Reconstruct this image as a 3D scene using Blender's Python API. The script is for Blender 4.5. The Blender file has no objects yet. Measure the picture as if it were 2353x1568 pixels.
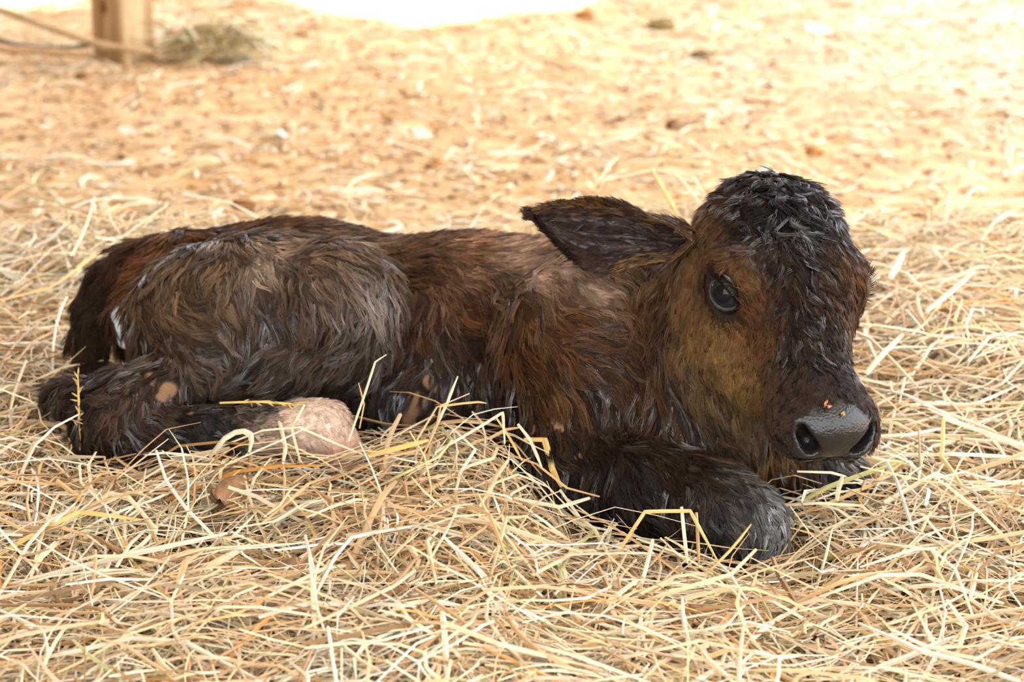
import bpy, math, random, time
import numpy as np
from mathutils import Vector, Matrix
from mathutils.bvhtree import BVHTree
T0 = time.time()
rng = np.random.default_rng(7)
random.seed(7)
SC = bpy.context.scene
COL = SC.collection

# ------------------------------------------------------------------ camera
W, H, FPX = 2353.0, 1568.0, 5700.0
PITCH = math.radians(16.1)
CAM = np.array([0.0, -2.4, 0.95])
FWD = np.array([0, math.cos(PITCH), -math.sin(PITCH)])
UPV = np.array([0, math.sin(PITCH), math.cos(PITCH)])
RGT = np.array([1.0, 0, 0])
cd = bpy.data.cameras.new('camera')
cam = bpy.data.objects.new('camera', cd)
COL.objects.link(cam)
cam.location = CAM
cam.rotation_euler = (math.pi / 2 - PITCH, 0, 0)
cd.sensor_width = 36.0
cd.lens = FPX / W * 36.0
cd.clip_start = 0.05
cd.dof.use_dof = True
cd.dof.focus_distance = 2.41
cd.dof.aperture_fstop = 7.0
SC.camera = cam

# ------------------------------------------------------------------ sky, sun, exposure
wd = bpy.data.worlds.new('sky')
SC.world = wd
wd.use_nodes = True
bg = wd.node_tree.nodes['Background']
bg.inputs[0].default_value = (0.90, 0.97, 1.06, 1)
bg.inputs[1].default_value = 1.0
SUN_DIR = np.array([-0.50, 0.10, 0.95]); SUN_DIR = SUN_DIR / np.linalg.norm(SUN_DIR)
sl = bpy.data.lights.new('sun', 'SUN')
sl.energy = 7.0
sl.angle = 0.02
sl.color = (1.0, 0.95, 0.86)
sun = bpy.data.objects.new('sun', sl)
COL.objects.link(sun)
sun.rotation_euler = Vector(SUN_DIR).to_track_quat('Z', 'Y').to_euler()
SC.view_settings.view_transform = 'Standard'
SC.view_settings.look = 'None'
SC.view_settings.gamma = 1.0
SC.view_settings.use_curve_mapping = False
SC.view_settings.exposure = 2.35
SC.cycles.max_bounces = 4
SC.cycles.diffuse_bounces = 2
SC.cycles.glossy_bounces = 2
SC.cycles.transmission_bounces = 3
SC.cycles.adaptive_threshold = 0.05
SC.cycles.caustics_reflective = False
SC.cycles.caustics_refractive = False


# ------------------------------------------------------------------ helpers
def at(px, py, Y):
    """point of the place that stands at depth Y and shows at (px, py) of the photograph"""
    d = FWD + RGT * (px - W / 2) / FPX + UPV * (H / 2 - py) / FPX
    return CAM + d * ((Y - CAM[1]) / d[1])


def ground_at(px, py, z=0.0):
    d = FWD + RGT * (px - W / 2) / FPX + UPV * (H / 2 - py) / FPX
    return CAM + d * ((z - CAM[2]) / d[2])


def norm(v):
    v = np.asarray(v, float)
    return v / (np.linalg.norm(v, axis=-1, keepdims=True) + 1e-12)


def mesh_np(name, verts, faces, mat=None, smooth=True, cols=None, colname='col'):
    """mesh from numpy arrays; faces (n,3) or (n,4)"""
    me = bpy.data.meshes.new(name)
    verts = np.asarray(verts, np.float32)
    faces = np.asarray(faces, np.int32)
    n, k = faces.shape
    me.vertices.add(len(verts))
    me.vertices.foreach_set('co', verts.ravel())
    me.loops.add(n * k)
    me.loops.foreach_set('vertex_index', faces.ravel())
    me.polygons.add(n)
    me.polygons.foreach_set('loop_start', np.arange(0, n * k, k, dtype=np.int32))
    me.polygons.foreach_set('use_smooth', np.full(n, smooth, dtype=bool))
    me.update(calc_edges=True)
    me.validate()
    if cols is not None:
        a = me.attributes.new(colname, 'FLOAT_COLOR', 'POINT')
        c = np.ones((len(verts), 4), np.float32)
        c[:, :3] = cols
        a.data.foreach_set('color', c.ravel())
    if mat:
        me.materials.append(mat)
    return me


def link(name, data, parent=None, label=None, cat=None, group=None, kind=None):
    o = bpy.data.objects.new(name, data)
    COL.objects.link(o)
    if parent is not None:
        o.parent = parent
        o.matrix_parent_inverse = parent.matrix_basis.inverted()
    if label: o['label'] = label
    if cat: o['category'] = cat
    if group: o['group'] = group
    if kind: o['kind'] = kind
    return o


def vnoise(p, freq=1.0, seed=0):
    """smooth value noise, p (n,3) -> (-1..1)"""
    p = np.asarray(p, float) * freq + seed * 17.31
    i = np.floor(p).astype(np.int64)
    f = p - i
    f = f * f * (3 - 2 * f)
    out = np.zeros(len(p))
    for dx in (0, 1):
        for dy in (0, 1):
            for dz in (0, 1):
                h = (i[:, 0] + dx) * 374761393 + (i[:, 1] + dy) * 668265263 + (i[:, 2] + dz) * 2147483647 + seed * 974711
                h = (h ^ (h >> 13)) * 1274126177
                h = (h ^ (h >> 16)) & 0xFFFF
                w = np.where(dx, f[:, 0], 1 - f[:, 0]) * np.where(dy, f[:, 1], 1 - f[:, 1]) * np.where(dz, f[:, 2], 1 - f[:, 2])
                out += w * (h / 32767.5 - 1)
    return out


def new_mat(name):
    m = bpy.data.materials.new(name)
    m.use_nodes = True
    nt = m.node_tree
    return m, nt, nt.nodes['Principled BSDF']


def nd(nt, t, **kw):
    n = nt.nodes.new(t)
    for k, v in kw.items():
        setattr(n, k, v)
    return n


# ------------------------------------------------------------------ materials
def mat_plain(name, col, rough=0.6, spec=0.4, noise=0.0, nscale=40.0, bump=0.0):
    m, nt, b = new_mat(name)
    b.inputs['Roughness'].default_value = rough
    b.inputs['Specular IOR Level'].default_value = spec
    tc = nd(nt, 'ShaderNodeTexCoord')
    nz = nd(nt, 'ShaderNodeTexNoise')
    nz.inputs['Scale'].default_value = nscale
    nz.inputs['Detail'].default_value = 4
    nt.links.new(tc.outputs['Object'], nz.inputs['Vector'])
    rp = nd(nt, 'ShaderNodeValToRGB')
    rp.color_ramp.elements[0].position = 0.3
    rp.color_ramp.elements[1].position = 0.7
    rp.color_ramp.elements[0].color = tuple(c * (1 - noise) for c in col) + (1,)
    rp.color_ramp.elements[1].color = tuple(min(1, c * (1 + noise)) for c in col) + (1,)
    nt.links.new(nz.outputs['Fac'], rp.inputs[0])
    nt.links.new(rp.outputs[0], b.inputs['Base Color'])
    if bump:
        bp = nd(nt, 'ShaderNodeBump')
        bp.inputs['Strength'].default_value = bump
        bp.inputs['Distance'].default_value = 0.004
        nt.links.new(nz.outputs['Fac'], bp.inputs['Height'])
        nt.links.new(bp.outputs[0], b.inputs['Normal'])
    return m


def mat_attr(name, rough=0.6, spec=0.4, mult=1.0, trans=0.0, bump=0.0, bscale=300.0):
    """colour from the per-point 'col' attribute"""
    m, nt, b = new_mat(name)
    a = nd(nt, 'ShaderNodeAttribute', attribute_name='col')
    nt.links.new(a.outputs['Color'], b.inputs['Base Color'])
    b.inputs['Roughness'].default_value = rough
    b.inputs['Specular IOR Level'].default_value = spec
    if bump:
        tc = nd(nt, 'ShaderNodeTexCoord')
        nz = nd(nt, 'ShaderNodeTexNoise')
        nz.inputs['Scale'].default_value = bscale
        nt.links.new(tc.outputs['Object'], nz.inputs['Vector'])
        bp = nd(nt, 'ShaderNodeBump')
        bp.inputs['Strength'].default_value = bump
        bp.inputs['Distance'].default_value = 0.002
        nt.links.new(nz.outputs['Fac'], bp.inputs['Height'])
        nt.links.new(bp.outputs[0], b.inputs['Normal'])
    if trans:
        out = nt.nodes['Material Output']
        tr = nd(nt, 'ShaderNodeBsdfTranslucent')
        nt.links.new(a.outputs['Color'], tr.inputs['Color'])
        mx = nd(nt, 'ShaderNodeMixShader')
        mx.inputs[0].default_value = trans
        nt.links.new(b.outputs[0], mx.inputs[1])
        nt.links.new(tr.outputs[0], mx.inputs[2])
        nt.links.new(mx.outputs[0], out.inputs['Surface'])
    return m


# ------------------------------------------------------------------ the setting: dirt ground, and unseen pieces added to shade it
def mat_dirt():
    m, nt, b = new_mat('dirt')
    b.inputs['Roughness'].default_value = 0.95
    b.inputs['Specular IOR Level'].default_value = 0.15
    tc = nd(nt, 'ShaderNodeTexCoord')
    n1 = nd(nt, 'ShaderNodeTexNoise'); n1.inputs['Scale'].default_value = 1.1; n1.inputs['Detail'].default_value = 6
    n2 = nd(nt, 'ShaderNodeTexNoise'); n2.inputs['Scale'].default_value = 15; n2.inputs['Detail'].default_value = 8
    for n in (n1, n2):
        nt.links.new(tc.outputs['Object'], n.inputs['Vector'])
    r1 = nd(nt, 'ShaderNodeValToRGB')
    e = r1.color_ramp.elements
    e[0].position = 0.36; e[0].color = (0.57, 0.345, 0.15, 1)
    e[1].position = 0.68; e[1].color = (0.66, 0.475, 0.27, 1)
    r2 = nd(nt, 'ShaderNodeValToRGB')
    e = r2.color_ramp.elements
    e[0].position = 0.30; e[0].color = (0.50, 0.42, 0.34, 1)
    e[1].position = 0.62; e[1].color = (1, 1, 1, 1)
    nt.links.new(n1.outputs['Fac'], r1.inputs[0])
    nt.links.new(n2.outputs['Fac'], r2.inputs[0])
    mx = nd(nt, 'ShaderNodeMix', data_type='RGBA', blend_type='MULTIPLY')
    mx.inputs[0].default_value = 0.85
    nt.links.new(r1.outputs[0], mx.inputs[6]); nt.links.new(r2.outputs[0], mx.inputs[7])
    # paler, drier, greyer earth towards the far side on the right
    sp = nd(nt, 'ShaderNodeSeparateXYZ')
    nt.links.new(tc.outputs['Object'], sp.inputs[0])
    mr = nd(nt, 'ShaderNodeMapRange'); mr.inputs[1].default_value = 0.0; mr.inputs[2].default_value = 1.1
    n3 = nd(nt, 'ShaderNodeTexNoise'); n3.inputs['Scale'].default_value = 1.7
    nt.links.new(tc.outputs['Object'], n3.inputs['Vector'])
    ad = nd(nt, 'ShaderNodeMath', operation='MULTIPLY_ADD'); ad.inputs[1].default_value = 1.2; ad.inputs[2].default_value = -0.6
    nt.links.new(n3.outputs['Fac'], ad.inputs[0])
    ax = nd(nt, 'ShaderNodeMath', operation='ADD')
    nt.links.new(sp.outputs[0], ax.inputs[0]); nt.links.new(ad.outputs[0], ax.inputs[1])
    nt.links.new(ax.outputs[0], mr.inputs[0])
    my = nd(nt, 'ShaderNodeMapRange'); my.inputs[1].default_value = 1.7; my.inputs[2].default_value = 2.9
    nt.links.new(sp.outputs[1], my.inputs[0])
    mm = nd(nt, 'ShaderNodeMath', operation='MULTIPLY')
    nt.links.new(mr.outputs[0], mm.inputs[0]); nt.links.new(my.outputs[0], mm.inputs[1])
    m2 = nd(nt, 'ShaderNodeMath', operation='MULTIPLY'); m2.inputs[1].default_value = 0.75
    nt.links.new(mm.outputs[0], m2.inputs[0])
    mz = nd(nt, 'ShaderNodeMix', data_type='RGBA')
    nt.links.new(m2.outputs[0], mz.inputs[0])
    nt.links.new(mx.outputs[2], mz.inputs[6])
    mz.inputs[7].default_value = (0.48, 0.38, 0.28, 1)
    nt.links.new(mz.outputs[2], b.inputs['Base Color'])
    bp = nd(nt, 'ShaderNodeBump'); bp.inputs['Strength'].default_value = 0.8; bp.inputs['Distance'].default_value = 0.02
    nt.links.new(n2.outputs['Fac'], bp.inputs['Height'])
    nt.links.new(bp.outputs[0], b.inputs['Normal'])
    return m


def ground_z(x, y):
    p = np.stack([x, y, np.zeros_like(x)], -1)
    g = 0.012 * vnoise(p, 3.0, 3) + 0.007 * vnoise(p, 9.0, 4) + 0.003 * vnoise(p, 28.0, 5)
    return g * np.clip((y - 0.3) / 0.8, 0, 1) - 0.012


def make_ground():
    xs = np.concatenate([np.linspace(-9, -2.1, 20), np.linspace(-2, 2, 210), np.linspace(2.1, 9, 20)])
    ys = np.concatenate([np.linspace(-5, -0.9, 15), np.linspace(-0.8, 4.6, 270), np.linspace(4.8, 14, 24)])
    X, Y = np.meshgrid(xs, ys, indexing='ij')
    Z = ground_z(X.ravel(), Y.ravel())
    V = np.stack([X.ravel(), Y.ravel(), Z], -1)
    nx, ny = len(xs), len(ys)
    I = np.arange(nx * ny).reshape(nx, ny)
    Fq = np.stack([I[:-1, :-1], I[1:, :-1], I[1:, 1:], I[:-1, 1:]], -1).reshape(-1, 4)
    link('ground', mesh_np('ground', V, Fq, mat_dirt()), kind='structure')


make_ground()


def make_shade_slab():  # unseen slab added to hold off the sun, cut to the sunlit ground's outline
    z0 = 2.75
    sh = SUN_DIR / SUN_DIR[2] * z0

    def lift(px, py):
        g = ground_at(px, py)
        return (g[0] + sh[0], g[1] + sh[1])
    shade_edge = [lift(-1500, -60), lift(-200, 10), lift(60, 4), lift(130, 16), lift(210, -20), lift(330, -30), lift(560, -14), lift(640, 6), lift(760, 20),
            lift(850, 40), lift(960, 46), lift(1080, 40), lift(1180, 26), lift(1290, 18), lift(1350, -6), lift(1480, -40), lift(1650, -90), lift(2100, -170), lift(2560, -230)]
    pts = [(-4.6, -3.5)] + shade_edge + [(shade_edge[-1][0], 1.9), (0.45, 1.3), (0.20, 0.6), (0.15, -1.6), (1.30, -1.6), (1.30, 1.0), (3.8, 1.0), (3.8, -3.5)]  # open strip shaped to let sky light in from overhead
    n = len(pts)
    v = [(x, y, z0) for x, y in pts] + [(x, y, z0 + 0.18) for x, y in pts]
    f = [list(range(n))[::-1], list(range(n, 2 * n))] + [[i, (i + 1) % n, n + (i + 1) % n, n + i] for i in range(n)]
    me = bpy.data.meshes.new('shade_slab')
    me.from_pydata(v, [], f)
    me.materials.append(mat_plain('shade_slab_mat', (0.42, 0.34, 0.24), 0.9, 0.1, 0.3, 12))
    link('shade_slab', me, kind='structure')


make_shade_slab()


def make_shade_wall():
    """unseen wall added on the left to cut the light from that side"""
    m = mat_plain('shade_wall_mat', (0.20, 0.14, 0.09), 0.85, 0.2, 0.3, 9)
    v = []; f = []
    for (x, y, z) in [(x, y, z) for x in (-2.84, -2.80) for y in (-3.5, 3.9) for z in (-.02, 2.75)]:
        v.append((x, y, z))
    f = [(0, 1, 3, 2), (4, 6, 7, 5), (0, 4, 5, 1), (2, 3, 7, 6), (0, 2, 6, 4), (1, 5, 7, 3)]
    me = bpy.data.meshes.new('shade_wall_left')
    me.from_pydata(v, [], f)
    me.materials.append(m)
    wl = link('shade_wall_left', me, kind='structure')
    bm_ = bpy.data.meshes.new('board')
    w2, t2, h2 = .118, .012, 2.7
    vv = [(x, y, z) for x in (0, t2) for y in (-w2, w2) for z in (0, h2)]
    bm_.from_pydata(vv, [], f)
    bm_.materials.append(m)
    for i in range(30):
        b = bpy.data.objects.new('board', bm_)
        COL.objects.link(b)
        b.parent = wl
        b.location = (-2.80, -3.35 + i * .245, .02)


make_shade_wall()


# ------------------------------------------------------------------ the calf as a distance field
VOX = 0.003
GO = np.array([-0.58, -0.24, -0.02])
GN = np.array([345, 260, 175])
FLD = np.full(tuple(GN), 1.0, np.float32)


def _box(lo, hi):
    a = np.clip(np.floor((np.asarray(lo) - GO) / VOX).astype(int), 0, GN - 1)
    b = np.clip(np.ceil((np.asarray(hi) - GO) / VOX).astype(int) + 1, 1, GN)
    sl = tuple(slice(a[i], b[i]) for i in range(3))
    ax = [(GO[i] + VOX * np.arange(a[i], b[i])).astype(np.float32) for i in range(3)]
    return sl, ax[0][:, None, None], ax[1][None, :, None], ax[2][None, None, :]


def smin(a, b, k):
    h = np.maximum(k - np.abs(a - b), 0) / k
    return np.minimum(a, b) - h * h * k * 0.25


def smax(a, b, k):
    return -smin(-a, -b, k)


def cone(a, b, r1, r2, k=0.03, sub=False):
    a = np.asarray(a); b = np.asarray(b)
    m = max(r1, r2) + k + 0.012
    sl, X, Y, Z = _box(np.minimum(a, b) - m, np.maximum(a, b) + m)
    ab = b - a
    t = ((X - a[0]) * ab[0] + (Y - a[1]) * ab[1] + (Z - a[2]) * ab[2]) / float(ab @ ab + 1e-9)
    t = np.clip(t, 0, 1)
    d = np.sqrt((X - a[0] - t * ab[0]) ** 2 + (Y - a[1] - t * ab[1]) ** 2 + (Z - a[2] - t * ab[2]) ** 2) - (r1 + (r2 - r1) * t)
    FLD[sl] = smax(FLD[sl], -d, k) if sub else smin(FLD[sl], d, k)


def ell(c, r, R=None, k=0.03, sub=False):
    """ellipsoid; R columns are its axes"""
    c = np.asarray(c); r = np.asarray(r, float)
    R = np.eye(3) if R is None else np.asarray(R)
    ext = np.sqrt(((R * r) ** 2).sum(1)) + k + 0.012
    sl, X, Y, Z = _box(c - ext, c + ext)
    X = X - c[0]; Y = Y - c[1]; Z = Z - c[2]
    k0 = 0; k1 = 0
    for i in range(3):
        q = X * R[0, i] + Y * R[1, i] + Z * R[2, i]
        k0 = k0 + (q / r[i]) ** 2
        k1 = k1 + (q / r[i] ** 2) ** 2
    k0 = np.sqrt(k0); k1 = np.sqrt(k1) + 1e-6
    d = k0 * (k0 - 1) / k1
    FLD[sl] = smax(FLD[sl], -d, k) if sub else smin(FLD[sl], d, k)


def S(px):
    return px / 2120.0


def chain(pts, k=0.03):
    for (x0, y0, Y0, r0), (x1, y1, Y1, r1) in zip(pts[:-1], pts[1:]):
        cone(at(x0, y0, Y0), at(x1, y1, Y1), S(r0), S(r1), k)


def rotxz(deg):
    a = math.radians(deg)
    return np.array([[math.cos(a), 0, -math.sin(a)], [0, 1, 0], [math.sin(a), 0, math.cos(a)]])


# trunk
chain([(420, 720, .31, 165), (700, 735, .31, 208), (1100, 785, .27, 225), (1330, 770, .23, 205)], .06)
chain([(700, 880, .27, 150), (1000, 900, .25, 190), (1350, 910, .18, 190)], .06)
chain([(1350, 780, .22, 195), (1470, 770, .17, 175), (1610, 730, .11, 140)], .06)          # neck
chain([(1400, 900, .15, 195), (1560, 960, .09, 165), (1640, 1020, .08, 130)], .06)          # breast
cone(at(1600, 800, .11), at(1660, 960, .07), S(130), S(105), .05)                              # throat
ell(at(1340, 800, .13), (S(170), .06, S(190)), rotxz(15), .05)                                 # shoulder blade
# near hind leg
ell(at(590, 715, .205), (S(300), .085, S(178)), rotxz(4), .02)
ell(at(775, 690, .165), (S(150), .070, S(135)), rotxz(-20), .012)
chain([(800, 790, .165, 105), (640, 825, .155, 85), (470, 850, .145, 64)], .02)
ell(at(470, 780, .185), (S(170), .07, S(115)), None, .02)
chain([(470, 855, .14, 58), (370, 880, .115, 58), (275, 925, .105, 70)], .012)
chain([(255, 925, .115, 60), (170, 915, .16, 46), (125, 915, .18, 34)], .012)
chain([(285, 925, .105, 72), (250, 975, .10, 74), (340, 990, .09, 60), (470, 990, .078, 48), (600, 985, .07, 48), (690, 988, .065, 60), (745, 985, .06, 55)], .012)
chain([(745, 985, .06, 52), (782, 1040, .05, 40), (802, 1085, .042, 34)], .015)
# white foot of the other hind leg under the tail
cone(at(266, 712, .285), at(288, 788, .275), S(17), S(20), .004)
# tail
chain([(620, 575, .33, 58), (400, 590, .33, 52), (310, 605, .34, 42), (250, 645, .345, 34), (218, 705, .34, 30), (203, 780, .33, 30), (208, 850, .31, 24)], .02)
# near foreleg, folded
chain([(1330, 880, .11, 145), (1300, 1040, .06, 105)], .05)
chain([(1310, 1090, .02, 92), (1470, 1120, -.01, 84), (1620, 1150, -.04, 76), (1720, 1198, -.065, 80)], .03)
chain([(1735, 1222, -.065, 68), (1650, 1268, -.055, 52), (1480, 1262, -.02, 44), (1380, 1258, .0, 46)], .012)
# far foreleg
chain([(1640, 1060, .10, 95), (1800, 1080, .085, 70), (1925, 1085, .06, 60)], .03)
chain([(1935, 1100, .06, 50), (1830, 1145, .07, 42), (1740, 1160, .09, 38)], .012)

# head in its own frame: x forward to the nose, y to the calf's left, z dorsal


def euler_head(yaw, pitch, roll):
    B = np.array([[0, 1, 0], [-1, 0, 0], [0, 0, 1.0]])
    cy, sy = math.cos(yaw), math.sin(yaw)
    Rz = np.array([[cy, -sy, 0], [sy, cy, 0], [0, 0, 1]])
    cp, sp = math.cos(pitch), math.sin(pitch)
    Ry = np.array([[cp, 0, sp], [0, 1, 0], [-sp, 0, cp]])
    cr, sr = math.cos(roll), math.sin(roll)
    Rx = np.array([[1, 0, 0], [0, cr, -sr], [0, sr, cr]])
    return Rz @ B @ Ry @ Rx


HR = euler_head(math.radians(17), math.radians(31), math.radians(-6))
HC = at(1815, 668, 0.0)
HS = 1.0


def hp(x, y, z):
    return HC + HR @ (np.array([x, y, z]) * HS)


def hcone(a, b, r1, r2, k=.02, sub=False):
    cone(hp(*a), hp(*b), r1 * HS, r2 * HS, k, sub)


def hell(c, r, k=.02, sub=False, rot=None):
    R = HR if rot is None else HR @ rot
    ell(hp(*c), np.array(r) * HS, R, k, sub)


def ry(deg):
    a = math.radians(deg)
    return np.array([[math.cos(a), 0, math.sin(a)], [0, 1, 0], [-math.sin(a), 0, math.cos(a)]])


def rz(deg):
    a = math.radians(deg)
    return np.array([[math.cos(a), -math.sin(a), 0], [math.sin(a), math.cos(a), 0], [0, 0, 1]])


EYE_R = 0.0195
EYES = {}
hell((-.060, .002, -.014), (.080, .080, .070), .03)                   # cranium
hell((-.084, .007, .010), (.050, .062, .046), .03)                    # poll dome
hell((-.008, 0, -.010), (.080, .068, .050), .03)                   # forehead
hcone((.02, 0, -.020), (.125, 0, -.034), .048, .036, .03)          # bridge of the nose
hcone((.02, 0, -.046), (.115, 0, -.052), .046, .036, .03)
hell((.136, 0, -.038), (.042, .047, .034), .02)                    # muzzle
hell((.148, 0, -.030), (.030, .043, .026), .012)                   # nose pad
for s in (-1, 1):
    hell((.140, s * .030, -.044), (.038, .024, .026), .015)        # upper lip
    hell((-.004, s * (.064 if s < 0 else .059), .008), (.036, .024, .030), .02)          # orbit
    hell((-.015, s * .042, -.065), (.075, .034, .050), .03)        # cheek
    hcone((-.070, s * .040, -.056), (.06, s * .028, -.078), .036, .024, .03)   # jaw
hell((.096, 0, -.066), (.050, .030, .018), .015)                   # chin
for s in (-1, 1):
    for q0, q1, r0, r1 in (((.178, s * .024, -.040), (.160, s * .022, -.046), .0075, .006), ((.176, s * .030, -.034), (.158, s * .027, -.040), .0082, .0065), ((.174, s * .036, -.027), (.154, s * .032, -.036), .0068, .0055), ((.171, s * .040, -.020), (.154, s * .035, -.030), .0052, .004)):
        hcone(q0, q1, r0, r1, .004, True)                          # nostril, a comma curling up and out
    ax = norm(np.array([.52, s * .84, .13]))
    ec = np.array([.000, s * .066, .000])
    EYES[s] = (ec, ax)
    cone(hp(*ec), hp(*(ec + ax * .03)), EYE_R + .0005, EYE_R * 1.25, .004, True)
for s in (-1, 1):
    hcone((.172, 0, -.0605), (.11, s * .044, -.059), .0024, .0024, .004, True)          # mouth line
print('field', round(time.time() - T0, 1))


def surface_nets(F):
    s = F < 0
    n = F.shape
    nb = np.zeros((n[0] - 1, n[1] - 1, n[2] - 1), np.int8)
    for dx in (0, 1):
        for dy in (0, 1):
            for dz in (0, 1):
                nb += s[dx:n[0] - 1 + dx, dy:n[1] - 1 + dy, dz:n[2] - 1 + dz]
    act = (nb > 0) & (nb < 8)
    idx = np.full(act.shape, -1, np.int32)
    cells = np.argwhere(act)
    idx[act] = np.arange(len(cells))
    acc = np.zeros((len(cells), 3)); cnt = np.zeros(len(cells))
    cs = [np.array([i, j, k]) for i in (0, 1) for j in (0, 1) for k in (0, 1)]
    val = {tuple(c): F[cells[:, 0] + c[0], cells[:, 1] + c[1], cells[:, 2] + c[2]] for c in cs}
    for c in cs:
        for a in range(3):
            if c[a] == 0:
                c2 = c.copy(); c2[a] = 1
                v0, v1 = val[tuple(c)], val[tuple(c2)]
                m = (v0 < 0) != (v1 < 0)
                t = v0[m] / (v0[m] - v1[m])
                p = np.repeat(c[None].astype(float), m.sum(), 0)
                p[:, a] += t
                acc[m] += p; cnt[m] += 1
    V = GO + VOX * (cells + acc / cnt[:, None])
    quads = []
    for a in range(3):
        b, c = (a + 1) % 3, (a + 2) % 3
        sl0 = [slice(None)] * 3; sl1 = [slice(None)] * 3
        sl0[a] = slice(0, -1); sl1[a] = slice(1, None)
        s0, s1 = s[tuple(sl0)], s[tuple(sl1)]
        for flip, m in ((0, s0 & ~s1), (1, ~s0 & s1)):
            e = np.argwhere(m)
            ok = (e[:, b] > 0) & (e[:, c] > 0) & (e[:, b] < n[b] - 1) & (e[:, c] < n[c] - 1)
            e = e[ok]
            q = []
            for db, dc in ((1, 1), (0, 1), (0, 0), (1, 0)):
                t = e.copy(); t[:, b] -= db; t[:, c] -= dc
                q.append(idx[t[:, 0], t[:, 1], t[:, 2]])
            q = np.stack(q, -1)
            quads.append(q[:, ::-1] if flip else q)
    return V, np.concatenate(quads)


def field(p):
    """trilinear sample of the calf's distance field"""
    q = (np.asarray(p) - GO) / VOX
    i = np.floor(q).astype(int)
    ok = ((i >= 0) & (i < GN - 1)).all(-1)
    i = np.clip(i, 0, GN - 2)
    f = q - i
    r = 0
    for dx in (0, 1):
        for dy in (0, 1):
            for dz in (0, 1):
                w = np.where(dx, f[..., 0], 1 - f[..., 0]) * np.where(dy, f[..., 1], 1 - f[..., 1]) * np.where(dz, f[..., 2], 1 - f[..., 2])
                r = r + w * FLD[i[..., 0] + dx, i[..., 1] + dy, i[..., 2] + dz]
    return np.where(ok, r, 1.0)


BV, BF = surface_nets(FLD)
# relax the surface a little
def relax(V, Fq, it=4, lam=0.5):
    e = np.concatenate([Fq[:, [0, 1]], Fq[:, [1, 2]], Fq[:, [2, 3]], Fq[:, [3, 0]]])
    for _ in range(it):
        s = np.zeros_like(V); c = np.zeros(len(V))
        np.add.at(s, e[:, 0], V[e[:, 1]]); np.add.at(c, e[:, 0], 1)
        V = V + lam * (s / np.maximum(c, 1)[:, None] - V)
    return V
BV = relax(BV, BF, 3)
print('body', len(BV), round(time.time() - T0, 1))


# ------------------------------------------------------------------ the calf: regions of the coat
def vert_normals(V, Fq):
    fn = np.cross(V[Fq[:, 2]] - V[Fq[:, 0]], V[Fq[:, 3]] - V[Fq[:, 1]])
    n = np.zeros_like(V)
    for i in range(4):
        np.add.at(n, Fq[:, i], fn)
    return norm(n)


BN = vert_normals(BV, BF)
BVH = BVHTree.FromPolygons(BV.tolist(), BF.tolist())


def hit(px, py):
    d = FWD + RGT * (px - W / 2) / FPX + UPV * (H / 2 - py) / FPX
    r = BVH.ray_cast(Vector(CAM), Vector(d / np.linalg.norm(d)))
    if r[0] is None:
        r = BVH.find_nearest(Vector(at(px, py, 0.2)))
    return np.array(r[0])


def lin(c):
    c = np.asarray(c, float) / 255.0
    return np.where(c <= 0.04045, c / 12.92, ((c + 0.055) / 1.055) ** 2.4)


def head_local(p):
    return (np.asarray(p) - HC) @ HR / HS


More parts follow.
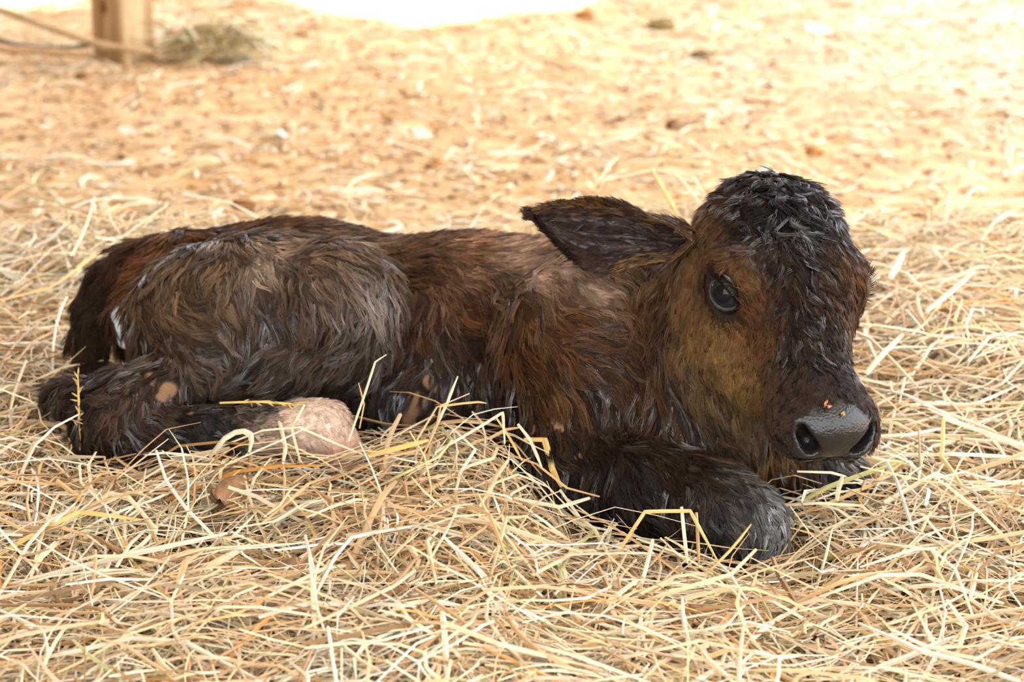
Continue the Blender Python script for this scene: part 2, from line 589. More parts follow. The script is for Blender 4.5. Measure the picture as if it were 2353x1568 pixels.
# place on the animal, comb direction (right, down), hair length in mm, hair colour, how much it clumps
DK = (44, 31, 25); BK = (26, 20, 18); BR = (88, 56, 32); OR = (118, 74, 38); TH = (108, 84, 62); GR = (172, 140, 114); TAN = (140, 102, 58)
CTRL = [
    # rump and thigh
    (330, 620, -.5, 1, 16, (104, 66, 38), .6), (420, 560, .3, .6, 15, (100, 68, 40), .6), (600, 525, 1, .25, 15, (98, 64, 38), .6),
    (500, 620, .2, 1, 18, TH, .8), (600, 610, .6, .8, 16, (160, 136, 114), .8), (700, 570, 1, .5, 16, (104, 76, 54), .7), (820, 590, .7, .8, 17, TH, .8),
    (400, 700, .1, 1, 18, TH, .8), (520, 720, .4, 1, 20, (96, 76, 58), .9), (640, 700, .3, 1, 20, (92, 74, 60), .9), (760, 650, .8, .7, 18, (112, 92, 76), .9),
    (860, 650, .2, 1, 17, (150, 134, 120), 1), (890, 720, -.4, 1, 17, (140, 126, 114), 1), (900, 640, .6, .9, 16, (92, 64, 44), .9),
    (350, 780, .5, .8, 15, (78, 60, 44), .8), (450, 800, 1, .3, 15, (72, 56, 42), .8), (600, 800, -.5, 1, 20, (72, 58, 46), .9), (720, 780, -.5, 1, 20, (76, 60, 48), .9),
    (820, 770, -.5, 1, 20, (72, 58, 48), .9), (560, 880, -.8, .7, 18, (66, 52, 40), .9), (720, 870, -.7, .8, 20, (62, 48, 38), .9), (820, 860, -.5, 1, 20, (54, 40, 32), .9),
    # hock and hind cannon
    (330, 850, -.6, .8, 13, (64, 48, 36), .9), (200, 900, -.8, .5, 12, (44, 36, 32), .9), (240, 960, -.2, 1, 16, (66, 48, 34), .9), (330, 950, .4, .9, 14, (62, 46, 36), .9),
    (430, 970, .8, .6, 8, (36, 32, 32), .9), (520, 990, 1, .2, 6, (38, 36, 38), .9), (610, 950, 1, .2, 5, (40, 36, 38), .8), (610, 1010, 1, .1, 6, (216, 186, 156), .7),
    (690, 970, 1, .3, 5, (238, 208, 180), .6), (760, 970, .5, 1, 4, (236, 202, 176), .5), (790, 1060, .2, 1, 3, (214, 160, 130), .5),
    # tail
    (225, 640, -.6, 1, 20, (58, 40, 28), .5), (190, 720, -.2, 1, 22, (60, 42, 28), .4), (190, 800, .05, 1, 24, (66, 46, 30), .4), (200, 850, .1, 1, 20, (60, 42, 30), .4),
    # back and flank
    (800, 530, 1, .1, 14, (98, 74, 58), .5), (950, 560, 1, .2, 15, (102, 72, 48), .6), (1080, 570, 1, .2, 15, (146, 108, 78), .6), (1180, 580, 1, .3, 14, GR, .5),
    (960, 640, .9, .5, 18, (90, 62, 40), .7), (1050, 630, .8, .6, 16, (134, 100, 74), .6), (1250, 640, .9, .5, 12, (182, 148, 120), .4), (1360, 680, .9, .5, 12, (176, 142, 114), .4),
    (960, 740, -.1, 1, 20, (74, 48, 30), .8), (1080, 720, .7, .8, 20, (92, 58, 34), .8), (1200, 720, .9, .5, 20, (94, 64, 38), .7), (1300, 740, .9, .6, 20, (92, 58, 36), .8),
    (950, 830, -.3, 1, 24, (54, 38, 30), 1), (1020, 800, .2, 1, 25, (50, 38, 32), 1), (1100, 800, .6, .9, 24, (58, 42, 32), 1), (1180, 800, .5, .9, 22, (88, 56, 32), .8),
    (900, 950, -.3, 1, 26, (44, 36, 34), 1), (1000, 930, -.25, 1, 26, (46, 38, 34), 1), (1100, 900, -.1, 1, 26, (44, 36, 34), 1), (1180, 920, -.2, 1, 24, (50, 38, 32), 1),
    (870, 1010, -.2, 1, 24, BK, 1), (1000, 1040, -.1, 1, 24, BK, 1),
    # shoulder, neck and breast
    (1280, 820, .8, .7, 22, (84, 52, 30), .8), (1380, 800, .7, .8, 22, (78, 50, 34), .8), (1270, 900, .5, 1, 22, (92, 62, 34), .8), (1370, 900, .5, 1, 24, (58, 42, 32), 1),
    (1460, 700, .2, 1, 20, (92, 64, 40), .7), (1500, 780, .1, 1, 22, (62, 42, 28), .8), (1480, 880, .3, 1, 24, (74, 48, 28), .9), (1540, 900, .1, 1, 24, (46, 34, 28), 1),
    (1540, 760, -.1, 1, 20, (56, 40, 28), .8), (1600, 980, .3, 1, 24, (48, 34, 26), 1), (1660, 1010, .3, 1, 22, (64, 46, 30), .9), (1720, 1060, .1, 1, 22, (84, 58, 34), .9),
    (1260, 1000, .6, .9, 22, (50, 38, 30), 1), (1400, 1000, .7, .8, 24, (48, 36, 28), 1), (1500, 1000, .8, .7, 24, (46, 33, 26), 1),
    # folded foreleg; the pale greys at the knee paint in its sheen
    (1320, 1080, -.1, 1, 20, (46, 36, 32), 1), (1440, 1090, .0, 1, 20, (44, 35, 31), 1), (1540, 1090, .3, 1, 20, (54, 40, 30), 1), (1640, 1120, .5, 1, 17, (56, 44, 34), 1),
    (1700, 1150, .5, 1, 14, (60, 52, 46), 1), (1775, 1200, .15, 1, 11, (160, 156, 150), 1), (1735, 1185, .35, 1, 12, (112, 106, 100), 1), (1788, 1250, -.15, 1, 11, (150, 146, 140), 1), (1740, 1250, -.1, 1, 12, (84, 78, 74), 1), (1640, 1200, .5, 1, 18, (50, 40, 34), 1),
    (1620, 1260, .4, 1, 16, (40, 32, 28), 1), (1500, 1150, .3, 1, 18, (46, 38, 33), 1), (1400, 1160, .2, 1, 18, (40, 32, 30), 1),
    # far foreleg, its knee sheen also painted as pale grey
    (1780, 1090, .2, 1, 15, BK, 1), (1900, 1080, .2, 1, 13, (80, 74, 68), 1), (1955, 1060, .2, 1, 10, (140, 136, 130), 1), (1960, 1120, .2, 1, 12, BK, 1),
    # head
    (1600, 520, -.5, .9, 11, (110, 78, 48), .7), (1640, 460, -.5, .5, 14, (92, 58, 34), .8), (1600, 600, -.5, 1, 9, (122, 90, 54), .6), (1570, 680, -.4, 1, 9, (128, 92, 56), .6),
    (1590, 780, -.2, 1, 8, (138, 104, 64), .5), (1590, 870, .1, 1, 10, (116, 90, 60), .6), (1640, 790, -.4, 1, 6, (138, 106, 64), .4), (1680, 860, -.5, 1, 7, (140, 106, 62), .5),
    (1660, 920, .1, 1, 10, (110, 88, 56), .6), (1740, 960, .3, .9, 7, (88, 70, 52), .5), (1720, 890, -.2, 1, 7, (126, 98, 58), .5),
    (1640, 600, -.5, -.6, 8, (120, 86, 50), .6), (1700, 630, .4, .8, 8, (96, 66, 38), .6), (1720, 700, .5, 1, 7, (88, 52, 26), .5), (1740, 770, .4, 1, 8, (92, 62, 36), .5), (1700, 950, .2, 1, 9, (110, 86, 54), .6), (1730, 1000, .2, 1, 8, (92, 72, 48), .6),
    (1690, 760, .2, 1, 6, (140, 98, 60), .4), (1616, 645, -.5, .4, 5, (58, 42, 32), .4), (1700, 722, .6, .8, 4, (58, 42, 34), .4), (1660, 730, .1, 1, 4, (66, 48, 38), .4),
    (1750, 540, -.9, .5, 14, (30, 22, 20), .9), (1700, 560, -.9, .5, 12, (56, 38, 26), .8), (1780, 620, -.3, 1, 12, (30, 22, 20), .9), (1850, 600, .1, 1, 13, (30, 22, 20), .9),
    (1800, 700, -.1, 1, 10, (38, 27, 21), .9), (1860, 720, .1, 1, 10, (34, 25, 22), .9), (1920, 660, .3, 1, 11, (46, 30, 22), .9), (1960, 640, .5, .8, 10, (98, 66, 38), .7),
    (1950, 720, .1, 1, 8, (84, 56, 34), .7), (1880, 820, .0, 1, 8, (28, 22, 20), .9), (1820, 820, -.3, 1, 8, (34, 27, 24), .9), (1930, 830, .1, 1, 8, (44, 34, 28), .8),
    (1780, 860, -.6, .8, 7, (78, 58, 40), .6), (1820, 900, -.3, .9, 4, (52, 40, 34), .4), (1930, 890, .1, 1, 4, (48, 38, 34), .4), (1780, 970, -.3, .6, 3, (72, 54, 44), .2),
    (1800, 1030, -.2, .8, 3, (54, 46, 40), .2), (1850, 1066, 0, 1, 14, (66, 48, 30), .8), (1800, 1062, .1, 1, 16, (104, 76, 46), .8), (1770, 1085, .1, 1, 20, (100, 70, 42), .8),
    (1740, 440, -1, .1, 24, (30, 24, 23), 1), (1800, 430, .1, .6, 24, (28, 23, 22), 1), (1870, 430, .8, .4, 22, (32, 25, 23), 1), (1780, 490, -.4, 1, 24, (28, 22, 22), 1),
    (1860, 500, .6, 1, 22, (28, 22, 21), 1), (1920, 500, .4, 1, 16, (40, 30, 25), .9), (1690, 430, -.9, .5, 18, (50, 34, 26), .9),
]
CP = np.array([hit(c[0], c[1]) for c in CTRL])
CD = np.array([c[2] * RGT - c[3] * UPV for c in CTRL])
CL = np.array([c[4] for c in CTRL]) * 1e-3
CC = np.array([lin(c[5]) for c in CTRL]) * np.array([.93, .91, .90])
CK = np.array([c[6] for c in CTRL], float)


def coat(p):
    """comb direction, length, colour and clumping at points p, blended from the nearest places"""
    D = np.zeros((len(p), 3)); L = np.zeros(len(p)); C = np.zeros((len(p), 3)); K = np.zeros(len(p))
    for i in range(0, len(p), 20000):
        q = p[i:i + 20000]
        q = q + .007 * np.stack([vnoise(q, 55, 61), vnoise(q, 55, 62), vnoise(q, 55, 63)], -1)
        d2 = ((q[:, None] - CP[None]) ** 2).sum(-1)
        w = 1.0 / (d2 + 0.011 ** 2) ** 1.6
        w /= w.sum(1, keepdims=True)
        D[i:i + 20000] = w @ CD; L[i:i + 20000] = w @ CL; C[i:i + 20000] = w @ CC; K[i:i + 20000] = w @ CK
    return D, L, C, K


def sstep(a, b, x):
    t = np.clip((x - a) / (b - a), 0, 1)
    return t * t * (3 - 2 * t)


def nose_mask(p):
    h = head_local(p)
    edge = .150 + .22 * np.maximum(np.abs(h[:, 1]) - .028, 0) + .0
    m = sstep(edge - .004, edge + .004, h[:, 0]) * sstep(.046, .042, np.abs(h[:, 1])) * sstep(-.058, -.052, h[:, 2])
    return m


def blobs(p, lst):
    """largest of several soft spots (px, py, radius px)"""
    r = np.zeros(len(p))
    for px, py, rad in lst:
        c = hit(px, py)
        r = np.maximum(r, sstep(1.25, .75, np.sqrt(((p - c) ** 2).sum(1)) / S(rad) + .35 * vnoise(p, 70, 5)))
    return r


MUD = [(965, 940, 40), (1010, 895, 18), (1085, 930, 16), (1015, 975, 16), (1260, 960, 16), (1220, 985, 14), (520, 900, 10), (600, 905, 9), (990, 880, 20), (950, 965, 30), (1040, 920, 18), (1010, 850, 14), (920, 870, 12), (380, 900, 22), (440, 945, 12), (1290, 980, 14), (1100, 945, 16), (345, 870, 14), (1330, 1050, 10)]

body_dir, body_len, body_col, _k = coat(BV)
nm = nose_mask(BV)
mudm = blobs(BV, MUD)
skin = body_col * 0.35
skin = skin * (1 - nm[:, None]) + np.array(lin((32, 29, 28))) * nm[:, None]
white = sstep(.0, .25, body_col.max(1) - .28)
skin = skin * (1 - white[:, None]) + np.array(lin((238, 204, 178))) * white[:, None]
w2 = blobs(BV, [(268, 720, 26), (276, 745, 26), (286, 780, 24)])
skin = skin * (1 - w2[:, None]) + np.array(lin((232, 236, 236))) * w2[:, None]
skin = skin * (1 - mudm[:, None]) + np.array(lin((134, 100, 72))) * mudm[:, None]
hl = head_local(BV)
nost = np.zeros(len(BV))
for s_ in (-1, 1):
    nost = np.maximum(nost, sstep(.0125, .009, np.linalg.norm((hl - np.array([.157, s_ * .029, -.036])) * np.array([1, 1, .8]), axis=1)))
skin = skin * (1 - nost[:, None]) + np.array(lin((30, 22, 20))) * nost[:, None]
nm_wet = nm * (1 - nost)
eyeskin = np.zeros(len(BV))
for s_ in (-1, 1):
    d = np.linalg.norm(hl - EYES[s_][0], axis=1)
    eyeskin = np.maximum(eyeskin, sstep(.036, .028, d))
skin = skin * (1 - eyeskin[:, None]) + np.array(lin((52, 40, 34))) * eyeskin[:, None]


def mat_skin():
    m, nt, b = new_mat('calf_skin')
    a = nd(nt, 'ShaderNodeAttribute', attribute_name='col')
    nt.links.new(a.outputs['Color'], b.inputs['Base Color'])
    g = nd(nt, 'ShaderNodeAttribute', attribute_name='wet')
    rr = nd(nt, 'ShaderNodeMapRange'); rr.inputs[3].default_value = 0.55; rr.inputs[4].default_value = 0.27
    nt.links.new(g.outputs['Fac'], rr.inputs[0])
    nt.links.new(rr.outputs[0], b.inputs['Roughness'])
    rs = nd(nt, 'ShaderNodeMapRange'); rs.inputs[3].default_value = 0.08; rs.inputs[4].default_value = 0.5
    nt.links.new(g.outputs['Fac'], rs.inputs[0])
    nt.links.new(rs.outputs[0], b.inputs['Specular IOR Level'])
    tc = nd(nt, 'ShaderNodeTexCoord')
    vo = nd(nt, 'ShaderNodeTexVoronoi'); vo.inputs['Scale'].default_value = 420
    nt.links.new(tc.outputs['Object'], vo.inputs['Vector'])
    nz = nd(nt, 'ShaderNodeTexNoise'); nz.inputs['Scale'].default_value = 160
    nt.links.new(tc.outputs['Object'], nz.inputs['Vector'])
    mx = nd(nt, 'ShaderNodeMath', operation='ADD')
    nt.links.new(vo.outputs['Distance'], mx.inputs[0]); nt.links.new(nz.outputs['Fac'], mx.inputs[1])
    bp = nd(nt, 'ShaderNodeBump'); bp.inputs['Strength'].default_value = 0.55; bp.inputs['Distance'].default_value = 0.0007
    nt.links.new(mx.outputs[0], bp.inputs['Height'])
    nt.links.new(bp.outputs[0], b.inputs['Normal'])
    return m


calf = link('calf', None, label='newborn dark brown calf lying curled in straw with wet matted coat', cat='calf')
calf.location = tuple(at(1000, 1080, .2) * np.array([1, 1, 0]))
bpy.context.view_layer.update()
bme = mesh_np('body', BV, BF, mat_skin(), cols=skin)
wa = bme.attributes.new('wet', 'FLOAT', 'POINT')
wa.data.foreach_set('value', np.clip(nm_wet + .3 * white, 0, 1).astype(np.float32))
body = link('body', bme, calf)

# ------------------------------------------------------------------ ears


def poly_at(pts, u):
    pts = np.asarray(pts, float)
    t = np.linspace(0, 1, len(pts))
    # smooth by cubic through points (Catmull-Rom)
    out = np.zeros((len(u), pts.shape[1]))
    x = u * (len(pts) - 1)
    i = np.clip(np.floor(x).astype(int), 0, len(pts) - 2)
    f = (x - i)[:, None]
    P = lambda j: pts[np.clip(j, 0, len(pts) - 1)]
    p0, p1, p2, p3 = P(i - 1), P(i), P(i + 1), P(i + 2)
    return .5 * (2 * p1 + (p2 - p0) * f + (2 * p0 - 5 * p1 + 4 * p2 - p3) * f ** 2 + (3 * p1 - p0 - 3 * p2 + p3) * f ** 3)


EAR_BASE = hp(-.085, -.072, .010)
EY = EAR_BASE[1]
UPE = [(1590, 530), (1545, 500), (1500, 490), (1440, 466), (1380, 458), (1310, 463), (1262, 474), (1229, 493)]
LOE = [(1590, 560), (1550, 594), (1500, 603), (1440, 616), (1385, 622), (1335, 602), (1280, 556), (1229, 495)]


def ear_surface(nu=46, nv=30):
    u = np.linspace(0, 1, nu); v = np.linspace(-1, 1, nv)
    up = poly_at(UPE, u); lo = poly_at(LOE, u)
    P = np.zeros((nu, nv, 3))
    for i in range(nu):
        for j in range(nv):
            t = (v[j] + 1) / 2
            px = up[i] * (1 - t) + lo[i] * t
            cup = (1 - v[j] ** 2) * (.034 * math.sin(math.pi * min(1, .25 + .75 * u[i]) ** .8) + .006)
            Y = EY - .018 + .045 * u[i] + cup
            Y += -.012 * max(0, 1 - u[i] / .45) * max(0, -v[j]) ** 2          # front edge rolls over near the head
            Y += .0034 * math.sin(v[j] * 12 + u[i] * 2.5) * (1 - v[j] ** 2) * math.sin(math.pi * u[i])
            p = at(px[0], px[1], Y)
            if v[j] < -.75 and u[i] < .55:
                p = p + np.array([0, 0, -.012]) * ((-.75 - v[j]) / .25) ** 1.5 * (1 - u[i] / .55)
            P[i, j] = p
    return P


EP = ear_surface()


def grid_faces(nu, nv):
    I = np.arange(nu * nv).reshape(nu, nv)
    return np.stack([I[:-1, :-1], I[1:, :-1], I[1:, 1:], I[:-1, 1:]], -1).reshape(-1, 4)


def ear_mesh(P, name):
    """closed shell 4 mm thick"""
    nu, nv = P.shape[:2]
    Fq = grid_faces(nu, nv)
    V = P.reshape(-1, 3)
    N = vert_normals(V, Fq)
    if (N @ -FWD).mean() < 0:
        N = -N; Fq = Fq[:, ::-1]
    uu = np.repeat(np.linspace(0, 1, nu), nv)
    vv = np.tile(np.linspace(-1, 1, nv), nu)
    th = .0045 * np.clip(1.1 - np.abs(vv) ** 4, .25, 1)
    V2 = V - N * th[:, None]
    n = len(V)
    rim = []
    I = np.arange(n).reshape(nu, nv)
    loop = np.concatenate([I[0, :], I[1:, -1], I[-1, -2::-1], I[-2:0:-1, 0]])
    nxt = np.roll(loop, -1)
    rim = np.stack([loop, nxt, nxt + n, loop + n], -1)
    Vall = np.concatenate([V, V2])
    Fall = np.concatenate([Fq, Fq[:, ::-1] + n, rim])
    inner = lin((50, 37, 31))[None] * (1 + .35 * vnoise(V, 120, 2)[:, None])
    edge = sstep(.55, .9, np.abs(vv))[:, None]
    cin = inner * (1 - edge) + lin((70, 48, 32))[None] * edge
    cout = np.repeat(lin((66, 44, 28))[None], n, 0)
    return Vall, Fall, np.concatenate([cin, cout]), N


EV, EF, EC, EN = ear_mesh(EP, 'ear')
ear_mat = mat_attr('ear_skin', rough=.42, spec=.5, bump=.4, bscale=240)
link('ear', mesh_np('ear', EV, EF, ear_mat, cols=EC), calf)
# the other ear, laid back along the neck behind the head
hEV = head_local(EV)
b0 = head_local(EAR_BASE)
m_ = hEV * np.array([1, -1, 1])
bb = b0 * np.array([1, -1, 1])
ang = math.radians(52)
Rb = np.array([[math.cos(ang), -math.sin(ang), 0], [math.sin(ang), math.cos(ang), 0], [0, 0, 1]])
m_ = (m_ - bb) @ Rb.T @ ry(-55).T + bb + np.array([-.012, -.012, -.03])
EV2 = HC + (m_ * HS) @ HR.T
link('ear', mesh_np('ear', EV2, EF[:, ::-1], ear_mat, cols=EC), calf)

# ------------------------------------------------------------------ eyes


def mat_eye():
    m, nt, b = new_mat('eye')
    tc = nd(nt, 'ShaderNodeTexCoord')
    mp = nd(nt, 'ShaderNodeMapping'); mp.inputs['Scale'].default_value = (1 / EYE_R,) * 3
    nt.links.new(tc.outputs['Object'], mp.inputs[0])
    sp = nd(nt, 'ShaderNodeSeparateXYZ'); nt.links.new(mp.outputs[0], sp.inputs[0])
    mx = nd(nt, 'ShaderNodeMath', operation='MULTIPLY'); mx.inputs[1].default_value = .86
    nt.links.new(sp.outputs[0], mx.inputs[0])
    cb = nd(nt, 'ShaderNodeCombineXYZ')
    nt.links.new(mx.outputs[0], cb.inputs[0]); nt.links.new(sp.outputs[1], cb.inputs[1])
    ln = nd(nt, 'ShaderNodeVectorMath', operation='LENGTH'); nt.links.new(cb.outputs[0], ln.inputs[0])
    rp = nd(nt, 'ShaderNodeValToRGB')
    e = rp.color_ramp.elements
    e[0].position = .40; e[0].color = (.004, .005, .007, 1)
    e[1].position = .46; e[1].color = (.016, .020, .024, 1)
    for pos, c in ((.70, (.020, .025, .030, 1)), (.77, (.26, .29, .32, 1)), (.82, (.55, .57, .58, 1)), (.92, (.72, .71, .70, 1))):
        x = e.new(pos); x.color = c
    nt.links.new(ln.outputs['Value'], rp.inputs[0])
    nt.links.new(rp.outputs[0], b.inputs['Base Color'])
    b.inputs['Roughness'].default_value = .04
    b.inputs['Specular IOR Level'].default_value = .25
    return m


def uv_sphere(r, nu=40, nv=24, bulge=0.0):
    th = np.linspace(0, math.pi, nv); ph = np.linspace(0, 2 * math.pi, nu, endpoint=False)
    V = [];
    for t in th:
        rr = r * (1 + bulge * math.exp(-(t / .55) ** 2))
        for p in ph:
            V.append((rr * math.sin(t) * math.cos(p), rr * math.sin(t) * math.sin(p), rr * math.cos(t)))
    I = np.arange(nv * nu).reshape(nv, nu)
    J = np.roll(I, -1, 1)
    Fq = np.stack([I[:-1], I[1:], J[1:], J[:-1]], -1).reshape(-1, 4)
    return np.array(V), Fq


eye_me = mesh_np('eye', *uv_sphere(EYE_R, bulge=.05), mat_eye())
lid_mat = mat_plain('eyelid_skin', tuple(lin((44, 34, 31))), .38, .5, .25, 300, .4)
lash_mat = mat_plain('lash', (.012, .009, .008), .4)
EYE_OUT = {}
for s in (-1, 1):
    ec, ax = EYES[s]
    c = hp(*ec)
    axw = norm(HR @ ax)
    gaze = norm(norm(HR @ np.array([.66, s * .74, .04])) + ((.7 * norm(CAM - c) - .28 * RGT + .10 * UPV) if s < 0 else 0))
    imgd = norm(.80 * RGT - .60 * UPV) if s < 0 else norm(HR @ np.array([.75, 0, -.5]))
    zx = norm(imgd - gaze * (imgd @ gaze))
    zy = np.cross(gaze, zx)
    o = link('eye', eye_me, calf)
    M = Matrix(((zx[0], zy[0], gaze[0], c[0]), (zx[1], zy[1], gaze[1], c[1]), (zx[2], zy[2], gaze[2], c[2]), (0, 0, 0, 1)))
    o.matrix_world = M
    # lids: a ring of skin round an almond opening; e1 runs along the slit
    e1 = norm(imgd - axw * (imgd @ axw)); e2 = np.cross(axw, e1)
    if e2 @ UPV < 0: e2 = -e2
    nph = 56
    ph = np.linspace(0, 2 * math.pi, nph, endpoint=False)
    ca, sa = np.cos(ph), np.sin(ph)
    aL = np.radians(60.0); aU = np.radians(29.0); aD = np.radians(46.0)
    th_in = []
    for k in range(nph):
        v_ = aU if sa[k] > 0 else aD
        x_ = aL * ca[k]
        y_ = v_ * np.sign(sa[k]) * (np.abs(sa[k]) ** 1.15)
        th_in.append((x_, y_))
    th_in = np.array(th_in)
    rings = []
    for grow, rad in ((1.0, 1.012), (1.0, 1.05), (1.05, 1.11), (1.18, 1.15), (1.4, 1.13), (1.75, 1.06)):
        a = th_in * grow
        a = a + np.outer((grow - 1) * .55 * np.maximum(0, ca) ** 3, [1.0, -.1])
        t = np.linalg.norm(a, axis=1)
        t2 = np.minimum(t, 1.45)
        dirv = (np.cos(t2)[:, None] * axw + (np.sin(t2) / np.maximum(t, 1e-6))[:, None] * (a[:, :1] * e1 + a[:, 1:] * e2))
        rings.append(c + dirv * EYE_R * rad)
    V = np.concatenate(rings)
    nr = len(rings)
    I = np.arange(nr * nph).reshape(nr, nph); J = np.roll(I, -1, 1)
    Fq = np.stack([I[:-1], J[:-1], J[1:], I[1:]], -1).reshape(-1, 4)
    lid = link('eyelid', mesh_np('eyelid', V, Fq, lid_mat), calf)
    # lashes along the upper lid
    lv = []; lf = []
    for k in range(nph):
        if sa[k] <= 0.1: continue
        for r_ in range(3):
            f = rng.random()
            p0 = rings[2][k] * (1 - f) + rings[2][(k + 1) % nph] * f
            out = norm(p0 - c)
            d0 = norm(out + .5 * e2 + .35 * e1 * ca[k] + rng.normal(0, .12, 3))
            Lh = .013 + .006 * rng.random()
            pts = [p0 + d0 * Lh * t + (UPV * .3 - out * .15) * Lh * t * t * .5 for t in (0, .35, .7, 1)]
            b_ = len(lv)
            sd = norm(np.cross(d0, out) + 1e-3); sd2 = norm(np.cross(sd, d0))
            for q, w in zip(pts, (.0004, .00034, .00022, .00006)):
                for an in (0, 2.09, 4.19):
                    lv.append(q + w * (math.cos(an) * sd + math.sin(an) * sd2))
            for q in range(3):
                for w in range(3):
                    a0 = b_ + q * 3 + w; a1 = b_ + q * 3 + (w + 1) % 3
                    lf.append((a0, a1, a1 + 3, a0 + 3))
    link('eyelashes', mesh_np('eyelashes', lv, lf, lash_mat), lid, kind='stuff')

# ------------------------------------------------------------------ hooves of the pale hind foot


def claw(side):
    a = at(795, 1075, .05); d = norm(at(835, 1150, .035) - a)
    sd = norm(np.cross(d, -FWD)); nn = np.cross(sd, d)
    V = []; rings = [(0, .016, .020), (.010, .017, .021), (.022, .016, .019), (.034, .012, .014), (.044, .006, .007), (.047, .001, .001)]
    for t, rs, rn in rings:
        for k in range(14):
            an = 2 * math.pi * k / 14
            V.append(a + d * t + sd * (side * .010 + .5 * rs * math.cos(an)) + nn * rn * .8 * math.sin(an))
    I = np.arange(len(rings) * 14).reshape(-1, 14); J = np.roll(I, -1, 1)
    return mesh_np('hoof', V, np.stack([I[:-1], J[:-1], J[1:], I[1:]], -1).reshape(-1, 4), HOOF_MAT)


HOOF_MAT = mat_plain('hoof_horn', tuple(lin((150, 100, 72))), .4, .5, .25, 60, .3)
for s in (-1, 1):
    link('hoof', claw(s), calf)
print('calf parts', round(time.time() - T0, 1))

# ------------------------------------------------------------------ the coat: clumped wet hair


def sample_mesh(V, Fq, N, n, wgt):
    tri = np.concatenate([Fq[:, [0, 1, 2]], Fq[:, [0, 2, 3]]])
    a, b, c = V[tri[:, 0]], V[tri[:, 1]], V[tri[:, 2]]
    ar = np.linalg.norm(np.cross(b - a, c - a), axis=1) * .5 * wgt[tri].mean(1)
    cum = np.cumsum(ar); cum /= cum[-1]
    i = np.searchsorted(cum, rng.random(n))
    r1 = np.sqrt(rng.random(n))[:, None]; r2 = rng.random(n)[:, None]
    p = (1 - r1) * V[tri[i, 0]] + r1 * (1 - r2) * V[tri[i, 1]] + r1 * r2 * V[tri[i, 2]]
    nn = norm(N[tri[i, 0]] + N[tri[i, 1]] + N[tri[i, 2]])
    return p, nn


def grad(p):
    e = VOX
    g = np.stack([field(p + np.array(d) * e) - field(p - np.array(d) * e) for d in ((1, 0, 0), (0, 1, 0), (0, 0, 1))], -1)
    return norm(g)


def push_out(P, off):
    sh = P.shape
    q = P.reshape(-1, 3)
    o = np.broadcast_to(off, sh[:-1]).ravel()
    f = field(q)
    m = f < o
    if m.any():
        g = grad(q[m])
        q[m] += g * (o[m] - f[m])[:, None]
    return q.reshape(sh)


STR_P, STR_R, STR_C, STR_W = [], [], [], []
KP = 7
TT = np.linspace(0, 1, KP)


